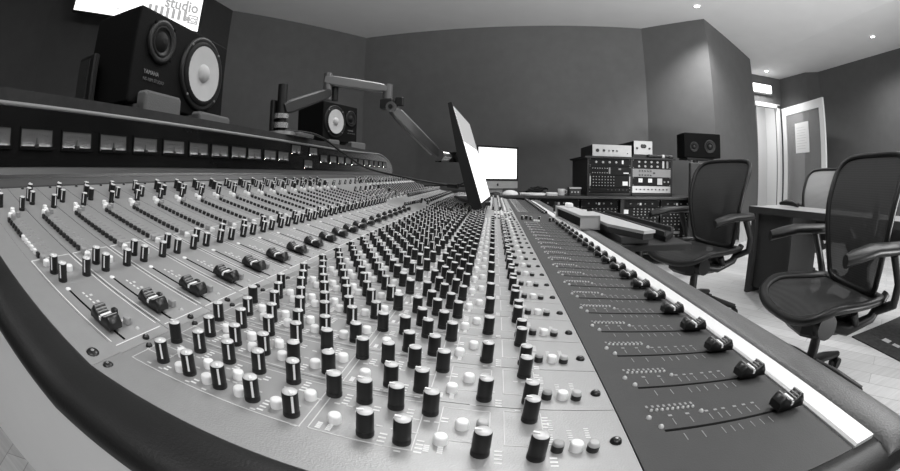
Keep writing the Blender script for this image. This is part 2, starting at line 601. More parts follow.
# channel strips with their silkscreen
def strip_mesh(y, near):
    mb = MB()
    y0, y1 = (y + .006), (y + .994)
    for a, b in ((-10.95, -4.155), (-4.145, 1.412)):
        mb.prism([(a * U, zs(a + .001) * U), (b * U, zs(b) * U), (b * U, (zs(b) - .12) * U), (a * U, (zs(a + .001) - .12) * U)], 'y', y0 * U, y1 * U, M['strip'])
    def mark(X, j, dx, dy, m, h=.004):
        mb.box((0, 0, 0), (dx, dy, h), m, T(X, y + j))
    if near:
        # printed frames
        for a, b in ((-6.95, -4.32),):
            for j in (.05, .95):
                mark(a, j - .008, b - a, .014, M['print_'])
            for X in (a, b):
                mark(X, .05, .014, .9, M['print_'])
        for a, b, j0, j1 in ((-3.98, -1.66, .04, .90), (-1.58, -.62, .06, .92), (-.44, .04, .30, .88), (.18, .56, .30, .92), (-4.0, -3.6, .35, .6)):
            for j in (j0, j1):
                mark(a, j, b - a, .010, M['print2'])
            for X in (a, b):
                mark(X, j0, .010, j1 - j0, M['print2'])
        mark(-10.9, .0, 6.7, .008, M['slot'], .001)
        # lettering next to the controls
        for X, j in [k[:2] for k in CK]:
            if random.random() < .8:
                for q in range(random.randint(2, 4)):
                    mark(X + .125, j - .14 + q * .06, .07, .022, M['print_'])
            for q in range(3):
                mark(X - .14 + .1 * q, j + random.choice((-.17, .16)), .06, .02, M['print2'])
        for X, j in ((.60, .34), (.62, .6), (.80, .42), (.98, .46)):
            for q in range(5):
                mark(X, j + q * .04, .05, .02, M['print2'])
        for X, j in ((-.52, .08), (-.4, .08), (-1.52, .1), (-1.42, .1)):
            for q in range(4):
                mark(X, j + q * .028, .05, .02, M['print_'])
        for q in range(12):
            mark(-8.75 + q * .155, .40, .06, .02 + .05 * (q % 3), M['print3'])
            mark(-8.75 + q * .155, .55, .05, .12, M['print3'])
        for q in range(10):
            mark(-5.65 + q * .1, .42, .05, .03, M['print_'])
            if q % 2:
                mark(-5.65 + q * .1, .5, .05, .05, M['print2'])
    # slot of the monitor fader
    mark(-5.80, .235, 1.5, .035, M['slot'], .006)
    mb.lathe([(.05, 0), (.05, .012), (.03, .02)], M['kline'], 10, T(-5.84, y + .25))
    return mb
CK = [(-3.84, .80), (-3.41, .80), (-2.94, .80), (-2.51, .80), (-2.06, .80), (-1.56, .75), (-1.23, .75), (-.90, .75), (-.55, .74), (.44, .78),
      (-3.60, .27), (-3.15, .26), (-2.70, .25), (-2.27, .24), (-1.80, .20), (-1.06, .19), (-.72, .18), (-.03, .15), (.46, .14)]
BK = [(-6.12, .31), (-6.42, .29), (-6.12, .85), (-9.35, .87), (-9.95, .33), (-9.68, .33), (-10.25, .5)]
CW = [(-3.50, .54), (-3.06, .53), (-2.63, .53), (-3.28, .24), (-2.87, .24), (-2.43, .24), (-1.99, .25), (-1.38, .27), (-.39, .25), (-.22, .54), (.843, .27),
      (-1.75, .56)]
CG = [(.664, .26, 0), (1.005, .26, 1), (-.03, .56, 2)]
for y in strips:
    strip_mesh(y, y < Y0 + 20).build('channel_strip', console)

# master section plates
mb = MB()
ya, yb = YM0 + .01, FAR0 - .01
for a, b in ((-10.95, -4.155), (-4.145, 1.412)):
    mb.prism([(a * U, zs(a + .001) * U), (b * U, zs(b) * U), (b * U, (zs(b) - .12) * U), (a * U, (zs(a + .001) - .12) * U)], 'y', ya * U, yb * U, M['strip'])
mb.build('master_panel', console)

# fader panel
def fader_panel(ya, yb, rows):
    mb = MB()
    a, b = 1.43, 3.96
    mb.prism([(a * U, zs(a) * U), (b * U, zs(b) * U), (b * U, (zs(b) - .14) * U), (a * U, (zs(a) - .14) * U)], 'y', ya * U, yb * U, M['fadpan'])
    for y in rows:
        def mark(X, j, dx, dy, m, h=.004):
            mb.box((0, 0, 0), (dx, dy, h), m, T(X, y + j))
        mark(1.86, .482, 1.95, .036, M['slot'], .006)
        for q, X in enumerate((2.05, 2.28, 2.55, 2.68, 2.80, 2.98, 3.13, 3.28)):
            mark(X, .28, .010, .13, M['print3'])
            mark(X - .015, .60, .010, .13, M['print3'])
            mark(X - .04, .78, .05, .035, M['print3'])
        for q in range(9):
            mark(1.80 + q * .075, 1.00 - .0 * q, .03, .05, M['print3'])
    return mb.build('fader_panel', console)
fader_panel(2.03, YM0, strips[:NEAR])
fader_panel(YM0 + .012, FAR0 - .006, [])
fader_panel(FAR0 + .006, YE, strips[NEAR:])

# bright metal strip in front of the faders, and armrest
mb = MB()
xa, xb = 3.98, 4.40
mb.prism([(xa * U, (zs(xa) + .02) * U), ((xa + .03) * U, (zs(xa) + .05) * U), ((xb - .02) * U, (zs(xb) + .06) * U), (xb * U, (zs(xb) - .2) * U), (xa * U, (zs(xa) - .2) * U)], 'y', 2.02 * U, YE * U, M['alub'])
mb.build('front_trim', console, label='bright metal trim beside the faders')
mb = MB()
sec2 = [(4.41, -.25), (4.42, -.02), (4.46, .06), (4.55, .10), (4.75, .12), (4.98, .10), (5.16, .04), (5.30, -.08), (5.38, -.24), (5.36, -.42), (5.1, -.5)]
yy = [1.62, 1.72, 1.95, 2.3] + [4 + k * 3 for k in range(14)] + [YE]
P = []
for k, y in enumerate(yy):
    f = {0: .55, 1: .85, 2: .97}.get(k, 1.0)
    P.append([W(x, y, -2.70 + d * f - (1 - f) * .15) for x, d in sec2])
mb.rings(P, M['arm'], True, True, True)
mb.build('armrest', console, label='dark rounded leather armrest along the front')

# knobs
def knob_parts(mb, mc, X, Y, ang, n, r=.083, h=.30):
    M4 = T(X, Y)
    mb.lathe([(r * 1.04, 0), (r * 1.04, .04), (r * .96, .055)], M['knob'], n, M4)
    mb.lathe([(r, .06), (r * .985, h - .015), (r * .93, h)], M['knob'], n, M4)
    mc.lathe([(r * .93, h - .004), (r * .90, h + .008), (r * .3, h + .012)], M['kcap'], n, M4)
    A = M4 @ Matrix.Rotation(ang, 4, 'Z')
    mb.box((r * .9, -.012, .07), (r * 1.02, .012, h - .01), M['kline'], A)
    mc.box((r * .15, -.012, h), (r * .90, .012, h + .024), M['kline'], A)
def button_parts(mb, X, Y, kind, n):
    M4 = T(X, Y)
    if kind == 'w':
        mb.lathe([(.066, 0), (.066, .075), (.060, .092), (.045, .096)], M['bwhite'], n, M4)
    elif kind in (0, 2):
        mb.lathe([(.060, 0), (.060, .075)], M['bblack'] if kind == 0 else M['bgrey'], n, M4)
        mb.lathe([(.060, .073), (.055, .098), (.04, .104)], M['bgrey'] if kind == 0 else M['lgrey'], n, M4)
    elif kind == 1:
        mb.lathe([(.062, 0), (.062, .06)], M['bblack'], n, M4)
        mb.lathe([(.058, .05), (.055, .098), (.04, .104)], M['lgrey'], n, M4)
    elif kind == 'b':
        mb.bevbox((-.05, -.035, 0), (.05, .035, .09), M['bblack'], .012, M4)
    elif kind == 'bw':
        mb.bevbox((-.05, -.035, 0), (.05, .035, .09), M['bwhite'], .012, M4)
    elif kind == 'g':
        mb.bevbox((-.055, -.05, 0), (.055, .05, .11), M['bgrey'], .015, M4)
    elif kind == 's':
        mb.bevbox((-.05, -.045, 0), (.05, .045, .11), M['bblack'], .015, M4)
knobs, buttons, screws = [], [], []
def rang():
    q = random.random()
    return math.radians(-52 + random.uniform(-6, 6)) if q < .55 else math.radians(180 + random.uniform(-8, 8)) if q < .8 else random.uniform(-PI, PI)
for si, y in enumerate(strips):
    for X, j in CK:
        a = math.radians(-50 + random.uniform(-8, 8)) if X < -2.4 and random.random() < .9 else math.radians(180 + random.uniform(-25, 25)) if X > -1.6 else rang()
        if X > -3.9 and X < -1.7 and j < .5 and si == 0:
            a = math.radians(-50)
        knobs.append((X, y + j, a, .083, .27))
    for X, j in BK:
        if si == 0 and X == -10.25:
            continue
        knobs.append((X, y + j, math.radians(-60) if X > -7 else rang(), .083, .29))
    for X, j in CW:
        buttons.append((X, y + j, 'w'))
    for X, j, k in CG:
        buttons.append((X, y + j, k))
    for q in range(12):
        buttons.append((-8.74 + q * .155, y + .25, 'bw' if si == 0 and 6 <= q <= 10 else 'b'))
    buttons += [(-6.86, y + .27, 'g'), (-6.70, y + .27, 'w'), (-6.38, y + .62, 'w'), (-9.10, y + .50, 'w'), (-9.0, y + .38, 'w'),
                (-8.98, y + .60, 'g'), (-9.28, y + .55, 'w'), (-8.86, y + .42, 'g'), (-4.88, y + .52, 's'), (-4.62, y + .55, 'g')]
    screws += [(1.27, y + .38, .065), (-4.02, y + .42, .05), (-4.22, y + .55, .055), (-10.85, y + .5, .05)]
# master section controls
for q in range(6):
    for X in (-9.6, -8.2):
        knobs.append((X, YM0 + .6 + q, rang(), .075, .3))
for X in (-7.3, -6.7, -4.9, -4.5):
    knobs.append((X, YM0 + 4.6 + (X % 1) * .8, rang(), .09, .34))
for q in range(6):
    for X, j in CK[:9] + CK[10:17]:
        knobs.append((X, YM0 + q + j, rang(), .07, .33))
    for k in range(9):
        buttons.append((-8 + k * .2, YM0 + .5 + q, 'b'))
        buttons.append((-7.9 + k * .2, YM0 + .9 + q, 'w' if k % 4 == 0 else 'g'))
for k in range(10):
    knobs.append((-5.2 + .02 * k, YM0 + 1.0 + .42 * k, rang(), .08, .2))
for q in range(6):
    for k in range(6):
        buttons.append((.1 + k * .22, YM0 + .5 + q, random.choice(('w', 0, 1))))
for k, x in enumerate((1.7, 1.95, 2.2, 2.75, 3.35, 3.6)):
    knobs.append((x, YM0 + 1.2 + .3 * (k % 2), rang(), .09, .22))
for x in (2.38, 2.52, 2.64):
    buttons.append((x, YM0 + .8, 'w'))

import mathutils
camR = R
def pix(X, Y, Z):
    q = camR.transposed() @ Vector(W(X, Y, Z))
    rho = math.hypot(q.x, q.y)
    t = math.atan2(rho, -q.z)
    r = 412.4 * 2 * math.sin(t / 2)
    return 450 + q.x / rho * r, 190.8 - q.y / rho * r
def near_first(L):
    out = []
    for e in L:
        x, y = pix(e[0], e[1], zs(e[0]) + .2)
        vis = -4 < x < 904 and -4 < y < 478
        d = Vector((e[0], e[1], zs(e[0]))).length
        out.append((0 if vis else 1, d, e))
    out.sort(key=lambda t: (t[0], t[1]))
    return [e for v, d, e in out if v == 0], [e for v, d, e in out if v == 1]
kn, kn_out = near_first(knobs)
for i, e in enumerate(kn[:100]):
    a, c = MB(), MB()
    knob_parts(a, c, e[0], e[1], e[2], 20, e[3], e[4])
    k = a.build('knob', console)
    c.build('knob_cap', k, label='pale grey cap with a white pointer')
a = MB()
for e in kn[100:] + kn_out:
    knob_parts(a, a, e[0], e[1], e[2], 12 if e[1] < 14 else 8, e[3], e[4])
a.build('knob', console, kind='stuff')
bn, bn_out = near_first(buttons)
for e in bn[:100]:
    a = MB()
    button_parts(a, e[0], e[1], e[2], 18)
    lab = {'w': 'white push button', 'bw': 'white push button', 'b': 'small black push button', 's': 'small black push button'}.get(e[2], 'grey push button')
    a.build('push_button', console, label=lab)
a = MB()
for e in bn[100:] + bn_out:
    button_parts(a, e[0], e[1], e[2], 8)
a.build('push_button', console, kind='stuff')
def screw_mb(X, Y, r):
    a = MB()
    a.lathe([(r, 0), (r * .95, .02), (r * .7, .042), (r * .35, .05)], M['screw'], 12, T(X, Y))
    a.lathe([(r * .3, .049), (r * .28, .053)], M['chrome'], 6, T(X, Y))
    return a
screws += [(-4.35, 2.42, .10), (-4.02, 2.42, .08)]
sn, so = near_first(screws)
for e in sn[:90]:
    screw_mb(*e).build('screw', console)

# indicator lights (rows of tiny LEDs) and round LEDs
a = MB()
for y in strips:
    for q in range(9):
        a.lathe([(.022, 0), (.020, .02), (.008, .028)], M['led'], 6, T(1.84 + q * .07, y + .93))
    for X, j, r in ((1.76, .78, .036), (1.84, .58, .036), (2.46, .80, .032)):
        a.lathe([(r, 0), (r * .9, .02), (r * .4, .035)], M['led'], 8, T(X, y + j))
    a.lathe([(.035, 0), (.03, .02), (.01, .03)], M['led'], 8, T(-4.45, y + .6))
a.build('indicator_light', console, kind='stuff')

# fader caps
def fader_cap(X, Y, L, Wd, Ht, ribs=3):
    M4 = T(X, Y)
    a = MB()
    a.box((-.03, -.012, 0), (.03, .012, .06), M['slot'], M4)
    n = 12
    def sec(x, z):
        w = Wd / 2
        return [(x, -w, .05), (x, w, .05), (x, w * .98, z * .7 + .02), (x, w * .80, z), (x, -w * .80, z), (x, -w * .98, z * .7 + .02)]
    prof = []
    for i in range(n + 1):
        u = -1 + 2 * i / n
        z = Ht * (.62 + .38 * min(1, (abs(u) * 1.35)) ** 2) if abs(u) < .75 else Ht * (1.0 - (abs(u) - .75) * 1.6)
        prof.append((u * L / 2, z))
    a.rings([sec(x, z) for x, z in prof], M['knob'], True, True, True, M4)
    z0 = Ht * .62
    a.box((-.018, -Wd * .41, z0 - .02), (.018, Wd * .41, z0 + .014), M['kline'], M4)
    a.box((-.018, -Wd * .52, .10), (.018, -Wd * .46, z0), M['kline'], M4)
    for s_ in (-1, 1):
        for k in range(ribs):
            x = s_ * L * (.14 + .085 * k)
            i = (x / (L / 2) + 1) / 2 * n
            z = Ht * (.62 + .38 * min(1, abs(x) / (L / 2) * 1.35) ** 2)
            a.box((x - .009, -Wd * .40, z - .01), (x + .009, Wd * .40, z + .012), M['bgrey'], M4)
    return a
for y in strips:
    fader_cap(3.64, y + .5, .46, .23, .25).build('fader_cap', console)
for y in strips:
    fader_cap(-4.76, y + .25, .48, .24, .25).build('fader_cap', console)

# meter bridge
def bridge_outline(x_in=0):
    pts = [(2.05, -.1), (YE - .1, -.1), (YE, .35)]
    for k in range(1, 9):
        t = k / 8 * PI / 2
        pts.append((YE - 7 + 7 * math.cos(t), .35 + 1.95 * math.sin(t)))
    pts += [(2.05, 2.3)]
    return pts
bo = bridge_outline()
mb = MB()
mb.prism([(y * U, z * U) for y, z in bo], 'x', -17 * U, -11.58 * U, M['board'])
bridge = mb.build('meter_bridge', console)
# ledge
mb = MB()
mb.prism([(-10.97 * U, (zs(-10.97) + .03) * U), (-11.2 * U, -.02 * U), (-11.5 * U, .05 * U), (-11.55 * U, .30 * U), (-11.65 * U, .30 * U), (-11.65 * U, -.4 * U), (-10.97 * U, -.4 * U)], 'y', 2.1 * U, (YE - .05) * U, M['ledge'])
mb.build('ledge', bridge)
# dark front
mb = MB()
o2 = [(2.1, .30), (YE - .1, .30)]
for k in range(1, 9):
    t = k / 8 * PI / 2
    o2.append((YE - .1 - 6.9 + 6.9 * math.cos(t), .35 + 1.7 * math.sin(t)))
o2 += [(36, 1.90), (30, 1.83), (2.1, 1.83)]
mb.prism([(y * U, z * U) for y, z in o2], 'x', -11.60 * U, -11.52 * U, M['gloss'])
mb.build('smoked_panel', bridge)
mb = MB()
P = []
path = [(2.1, 1.90)] + [(y, 1.90) for y in (15, 28)] + [(34, 1.98)] + [(YE - 7 + 6.98 * math.sin(k / 8 * PI / 2), .35 + 1.82 * math.cos(k / 8 * PI / 2)) for k in range(1, 9)]
mb.tube([W(-11.55, y, z) for y, z in path], .07 * U, M['grey'], 8)
mb.build('silver_trim', bridge, label='thin silver trim line')
vus = [3.43 + 1.6 * k for k in range(12)]
vul = [(v, 1.04) for v in (3.43, 5.03, 6.64, 8.25, 9.83, 11.4, 12.95, 14.45, 15.95, 17.35, 18.9, 20.4)]
vul += [(22.0, 1.5), (24.45, 1.5), (23.7, .68), (26.2, 1.1)] + [(27.9 + 1.6 * k, 1.1) for k in range(10)]
for y, z in vul:
    a = MB()
    hw, hh = .60, .25
    a.box(W(-11.53, y - hw, z - hh), W(-11.505, y + hw, z + hh), M['meter'])
    for (p, q) in (((-hw - .05, -hh - .05), (hw + .05, -hh)), ((-hw - .05, hh), (hw + .05, hh + .05)), ((-hw - .05, -hh), (-hw, hh)), ((hw, -hh), (hw + .05, hh))):
        a.box(W(-11.53, y + p[0], z + p[1]), W(-11.48, y + q[0], z + q[1]), M['slot'])
    a.box(W(-11.50, y - .008, z - hh + .1), W(-11.497, y + .008, z + .02), M['slot'])
    for k in range(9):
        u = -.4 + .1 * k
        a.box(W(-11.503, y + u, z + .10 - u * u * .3), W(-11.498, y + u + .012, z + .14 - u * u * .3), M['dgrey'])
    a.box(W(-11.50, y - .07, z - hh), W(-11.44, y + .07, z - hh + .10), M['black'])
    a.box(W(-11.465, y - hw, z - hh - .05), W(-11.45, y + hw, z - hh + .045), M['slot'])
    vu = a.build('level_meter', bridge)
    g = MB().box(W(-11.50, y - hw + .05, z - hh), W(-11.47, y + hw - .05, z - hh + .02), M['meterglow'])
    pass
    WLOC[vu.name] = WLOC[vu.name]
    # the bulb is part of the meter mesh
    me = vu.data
    c = WLOC[vu.name]
    import bmesh
    bm = bmesh.new(); bm.from_mesh(me)
    me.materials.append(M['meterglow'])
    vs = [bm.verts.new(Vector(v) - c) for v in g.v]
    for f in g.f:
        ff = bm.faces.new([vs[i] for i in f]); ff.material_index = len(me.materials) - 1
    bm.to_mesh(me); bm.free()

# ------------------------------------------------------------------ loudspeakers on the bridge
def cone_speaker(A, Bp, zb, ht, dp, tw_first, label, brand=True):
    A, Bp = Vector((A[0], A[1], zb)), Vector((Bp[0], Bp[1], zb))
    X = basis(A, Bp - A, (0, 0, 1))       # x along the front, y up, z out of the front
    wdt = (Bp - A).length
    t = thing('studio_loudspeaker', (A + Bp) / 2, label, 'loudspeaker', 'white coned loudspeakers on the console bridge')
    a = MB()
    a.bevbox((0, 0, -dp), (wdt, ht, -.002), M['blackw'], .004, X)
    cab = a.build('cabinet', t)
    s = max(wdt / .382, .98)
    wx, tx = (.265, .088) if tw_first else (.122, .300)
    wx *= wdt / .382; tx *= wdt / .382
    Xw = X @ Matrix.Translation((wx, ht * .52, 0))
    a = MB()
    a.lathe([(.094 * s, -.004), (.094 * s, .005), (.088 * s, .007), (.080 * s, .004)], M['black'], 32, Xw, cap1=False)
    a.lathe([(.082 * s, .006), (.077 * s, .012), (.070 * s, .010)], M['rubber'], 32, Xw, cap0=False, cap1=False)
    for k in range(4):
        q = math.radians(45 + 90 * k)
        a.lathe([(.004, .004), (.003, .009)], M['grey'], 8, Xw @ Matrix.Translation((.087 * s * math.cos(q), .087 * s * math.sin(q), 0)))
    wf = a.build('woofer', t)
    a = MB()
    a.lathe([(.070 * s, .0105), (.045 * s, .0085), (.020 * s, .0065)], M['cone'], 32, Xw, cap0=False, cap1=True)
    a.lathe([(.024 * s, .007), (.021 * s, .013), (.012 * s, .018), (.003, .0195)], M['cone'], 20, Xw)
    a.build('cone', wf, label='white paper woofer cone')
    Xt = X @ Matrix.Translation((tx, ht * .70 if tw_first else ht * .66, 0))
    a = MB()
    a.lathe([(.050 * s, -.002), (.050 * s, .004), (.044 * s, .006), (.036 * s, .003), (.024 * s, .0)], M['black'], 28, Xt, cap1=False)
    a.lathe([(.024 * s, .0), (.016 * s, .008), (.006 * s, .011)], M['rubber'], 20, Xt)
    a.lathe([(.036 * s, .004), (.034 * s, .006), (.030 * s, .004)], M['rubber'], 28, Xt, cap0=False, cap1=False)
    for k in range(4):
        q = math.radians(45 + 90 * k)
        a.lathe([(.0035, .003), (.003, .007)], M['slot'], 8, Xt @ Matrix.Translation((.052 * s * math.cos(q), .052 * s * math.sin(q), 0)))
    a.build('tweeter', t)
    a = MB()
    tx0 = .040 * s if tw_first else .225 * s
    text_mb(a, 'YAMAHA', X @ Matrix.Translation((tx0, ht * .32, .0005)), .013 * s, M['grey'], .0003)
    text_mb(a, 'NS-10M STUDIO', X @ Matrix.Translation((tx0, ht * .25, .0005)), .0105 * s, M['badge'], .0003)
    a.build('badge_lettering', t)
    return X, wdt
X1, w1 = cone_speaker((-.70, .533), (-.733, .922), .148, .212, .165, True, 'black loudspeaker with white cone lying on its side at the near end of the bridge')
X2, w2 = cone_speaker((-.91, 2.05), (-.815, 2.350), .185, .220, .20, False, 'black loudspeaker with white cone at the far end of the bridge behind the metal arm')
BZ = 2.3 * U
def wedge(X, a, b, zt, z0, lab):
    mb = MB()
    # profile in (along front, height, out)
    mb.bevbox((a, z0, -.10), (b, zt, .022), M['foam'], .006, X)
    return mb.build('foam_wedge', label=lab, category='speaker pad', group='grey foam pads under the bridge loudspeakers')
def wedge2(X, zb, a, b, lab):
    mb = MB()
    mb.box((a, BZ - zb, -.12), (b, -.0005, .03), M['foam'], X)
    mb.prism([(0, 0), (0, 0), (0, 0)], 'x', 0, 0, M['foam']) if False else None
    mb.bevbox((a, BZ - zb, .003), (b, .026 if a < .1 and zb < .16 else .008, .034), M['foam'], .006, X)
    return mb.build('foam_pad', label=lab, category='speaker pad', group='grey foam pads under the bridge loudspeakers')
wedge2(X1, .148, .025, .155, 'grey foam pad under the tweeter end of the near bridge loudspeaker')
wedge2(X1, .148, .235, .385, 'grey foam pad under the woofer end of the near bridge loudspeaker')
wedge2(X2, .185, .02, .11, 'grey foam pad under the woofer end of the far bridge loudspeaker')
wedge2(X2, .185, .22, .36, 'grey foam pad under the tweeter end of the far bridge loudspeaker')

# dark box behind the near speaker
mb = MB()
mb.bevbox((-.875, .487, BZ), (-.80, .505, .262), M['black'], .004)
mb.box((-.868, .484, BZ + .01), (-.82, .488, .252), M['dgrey'])
mb.build('picture_frame', label='thin black upright frame behind the near loudspeaker on the bridge', category='frame')

# ------------------------------------------------------------------ monitor arm and monitor
PB = Vector((-.65, 1.13, 0))
t = thing('monitor_arm', (PB.x, PB.y, BZ), 'jointed aluminium monitor arm clamped on the console bridge', 'monitor arm')
mb = MB()
mb.cyl((PB.x, PB.y, BZ), (PB.x, PB.y, BZ + .012), .05, .045, M['armal'], 24)
mb.bevbox((PB.x - .05, PB.y + .02, BZ), (PB.x + .06, PB.y + .13, BZ + .012), M['armal'], .004)
mb.cyl((PB.x, PB.y + .08, BZ + .01), (PB.x, PB.y + .08, BZ + .02), .012, .012, M['chrome'])
mb.build('clamp', t)
mb = MB()
mb.cyl((PB.x, PB.y, BZ), (PB.x, PB.y, .285), .016, .016, M['black'], 20)
mb.bevbox((PB.x - .032, PB.y - .025, BZ + .01), (PB.x - .016, PB.y + .025, .235), M['black'], .004)
mb.cyl((PB.x, PB.y, .145), (PB.x, PB.y, .162), .024, .024, M['chrome'], 20)
mb.cyl((PB.x, PB.y, .175), (PB.x, PB.y, .190), .024, .024, M['chrome'], 20)
mb.build('pole', t)
def beam(a, b, wv, hv, m, up=(0, 0, 1), name='arm_segment', tp=.8):
    a, b = Vector(a), Vector(b)
    d = b - a
    X = basis(a, d, Vector(up).cross(d) * -1 if False else up)
    # x along, y ~ up
    L_ = d.length
    mb = MB()
    n = 14
    rings = []
    for i in range(9):
        u = i / 8
        s_ = 1 - (1 - tp) * u
        e = math.sqrt(max(0.0, 1 - (abs(u - .5) * 2) ** 8)) * .25 + .75
        rings.append([(L_ * u, hv / 2 * s_ * e * (1 if q in (0, 1, 2, 3) else -1) * (.72 if q in (0, 3, 4, 7) else 1), wv / 2 * s_ * (-1 if q in (0, 1, 6, 7) else 1) * (1 if q in (0, 3, 4, 7) else .7)) for q in (0, 1, 2, 3, 4, 5, 6, 7)])
    mb.rings(rings, m, True, True, False, X)
    return mb
J1 = Vector((-.575, 1.325, .292))
J1b = Vector((-.578, 1.325, .345))
J2 = Vector((-.375, 1.40, .288))
J3 = Vector((-.20, 1.47, .073))
J4 = Vector((-.118, 1.48, .066))
mb = beam((PB.x, PB.y, .205), J1 - Vector((0, 0, .004)), .045, .044, M['dgrey'])
mb.build('lower_arm', t)
mb = MB()
mb.cyl(J1 - Vector((0, 0, .03)), J1b + Vector((0, 0, .015)), .016, .016, M['armal'], 18)
mb.cyl(J1 - Vector((0, 0, .03)) + Vector((.02, .02, 0)), J1 + Vector((.02, .02, .02)), .012, .012, M['black'], 12)
mb.build('elbow', t)
mb = beam(J1b - Vector((.01, 0, .01)), J2 + Vector((0, 0, .018)), .042, .038, M['armal'])
mb.build('middle_arm', t)
mb = MB()
mb.cyl(J2 + Vector((0, 0, .035)), J2 - Vector((0, 0, .02)), .018, .018, M['armal'], 18)
mb.bevbox(tuple(J2 + Vector((-.022, -.022, -.055))), tuple(J2 + Vector((.025, .022, -.018))), M['black'], .005)
mb.cyl(J2 + Vector((.02, -.03, -.05)), J2 + Vector((.02, .03, -.05)), .018, .018, M['armal'], 18)
mb.cyl(J2 + Vector((.02, -.035, -.05)), J2 + Vector((.02, -.03, -.05)), .008, .008, M['black'], 12)
mb.bevbox(tuple(J2 + Vector((.03, -.01, -.045))), tuple(J2 + Vector((.06, .01, -.012))), M['black'], .004)
mb.build('joint', t)
mb = beam(J2 + Vector((.02, 0, -.055)), J3, .040, .040, M['armal'], tp=.9)
mb.build('spring_arm', t)
mb = MB()
mb.cyl(J3 + Vector((-.0, -.018, 0)), J3 + Vector((0, .018, 0)), .022, .022, M['armal'], 18)
mb.cyl(J3 + Vector((0, 0, -.025)), J3 + Vector((0, 0, .02)), .012, .012, M['black'], 14)
mb.cyl(J3, J4 + Vector((-.02, 0, 0)), .017, .013, M['chrome'], 16)
mb.cyl(J4 + Vector((-.03, 0, -.018)), J4 + Vector((-.03, 0, .018)), .016, .016, M['black'], 16)
mb.cyl(J4 + Vector((-.03, 0, 0)), J4, .014, .020, M['black'], 16)
mb.build('wrist', t)

# monitor: near edge top/bottom, far edge
NT, NB = Vector((-.132, 1.25, .229)), Vector((-.034, 1.25, -.098))
FT = Vector((-.108, 1.72, .229))
Xm = basis(NB, FT - NT, NT - NB)      # x: to the far edge, y: up, z: toward the screen side?
Wm, Hm = (FT - NT).length, (NT - NB).length
sgn = 1 if Xm.to_3x3().col[2].x > 0 else -1
t = thing('computer_monitor', NB, 'tilted flat monitor seen edge on, hung from the metal arm over the console', 'monitor')
mb = MB()
def zz(a, b):
    return (min(a * sgn, b * sgn), max(a * sgn, b * sgn))
pf = [(0, 0), (Hm, 0), (Hm, -.012), (Hm * .9, -.016), (Hm * .5, -.030), (Hm * .1, -.036), (0, -.028)]
pts_ = [(0, y, z * sgn) for y, z in pf] + [(Wm, y, z * sgn) for y, z in pf]
n_ = len(pf)
mb.add(pts_, [tuple(range(n_)), tuple(range(2 * n_ - 1, n_ - 1, -1))] + [(i, i + n_, (i + 1) % n_ + n_, (i + 1) % n_) for i in range(n_)], M['black'], False, Xm)
mb.build('casing', t)
z0, z1 = zz(-.001, .0012)
mb = MB().box((.012, .016, z0), (Wm - .012, Hm - .014, z1), M['screen'], Xm)
z0, z1 = zz(-.001, .0018)
mb.box((.012, Hm * .62, z0), (Wm - .012, Hm - .014, z1), mat('screen_window', .3, .3, emit=.28), Xm)
mb.build('screen', t)

# cables
def cable(pts, r, label, m=None, cat='cable'):
    # Catmull-Rom
    P = [Vector(p) for p in pts]
    P = [P[0]] + P + [P[-1]]
    out = []
    for i in range(1, len(P) - 2):
        for k in range(8):
            u = k / 8
            a, b, c, d = P[i - 1], P[i], P[i + 1], P[i + 2]
            out.append(.5 * ((2 * b) + (-a + c) * u + (2 * a - 5 * b + 4 * c - d) * u * u + (-a + 3 * b - 3 * c + d) * u ** 3))
    out.append(P[-2])
    return MB().tube(out, r, m or M['black'], 8).build('cable', label=label, category=cat)
cable([(-.66, 1.16, BZ + .02), (-.60, 1.30, BZ + .015), (-.56, 1.42, .09), (-.50, 1.55, .03), (-.40, 1.72, -.005), (-.25, 1.80, -.035), (-.15, 1.80, -.045), (-.07, 1.66, -.040)], .0042, 'thick black cable drooping from the bridge to the tilted monitor')
cable([(-.33, 1.95, -.05), (-.24, 1.86, -.045), (-.17, 1.84, -.045), (-.11, 1.74, -.022), (-.085, 1.66, -.005)], .0035, 'thin black cable joining the back of the tilted monitor')
mb = MB()
mb.cyl((-.20, 1.80, -.044), (-.155, 1.78, -.046), .011, .011, M['black'], 12)
mb.build('cable_adapter', label='short black adapter joining two cables left of the tilted monitor', category='adapter')
mb = MB()
mb.prism([(-.175, 1.82), (-.06, 1.38), (-.01, 1.40), (-.12, 1.85)], 'z', -.101, -.089, M['black'])
mb.build('flat_case', label='flat black case lying on the console beneath the tilted monitor', category='case')
mb = MB()
mb.prism([(-.185, 2.06), (-.09, 1.78), (-.035, 1.82), (-.115, 2.12)], 'z', -.1005, -.099, M['paper'])
mb.build('paper_sheet', label='white sheet of paper on the far console, left of the tilted monitor', category='paper')

# ------------------------------------------------------------------ far desk with computer and racks
TZ = -.185
t = thing('studio_desk', (1.1, 4.6, -H), 'long black desk across the far end carrying the computer and rack box', 'desk')
mb = MB().bevbox((-1.0, 4.05, TZ - .028), (2.28, 5.2, TZ), M['desk'], .006)
mb.build('tabletop', t)
for x in (-.95, 1.315, 2.24):
    MB().box((x, 4.08, -H), (x + .04, 5.1, TZ - .028), M['black']).build('side_board', t)
MB().box((-.95, 5.06, -H), (2.24, 5.1, TZ - .028), M['black']).build('back_board', t)
MB().box((.42, 4.12, -.78), (.46, 5.06, TZ - .028), M['black']).build('side_board', t)
MB().box((.46, 4.12, -.80), (2.27, 5.06, -.78), M['black']).build('shelf', t)

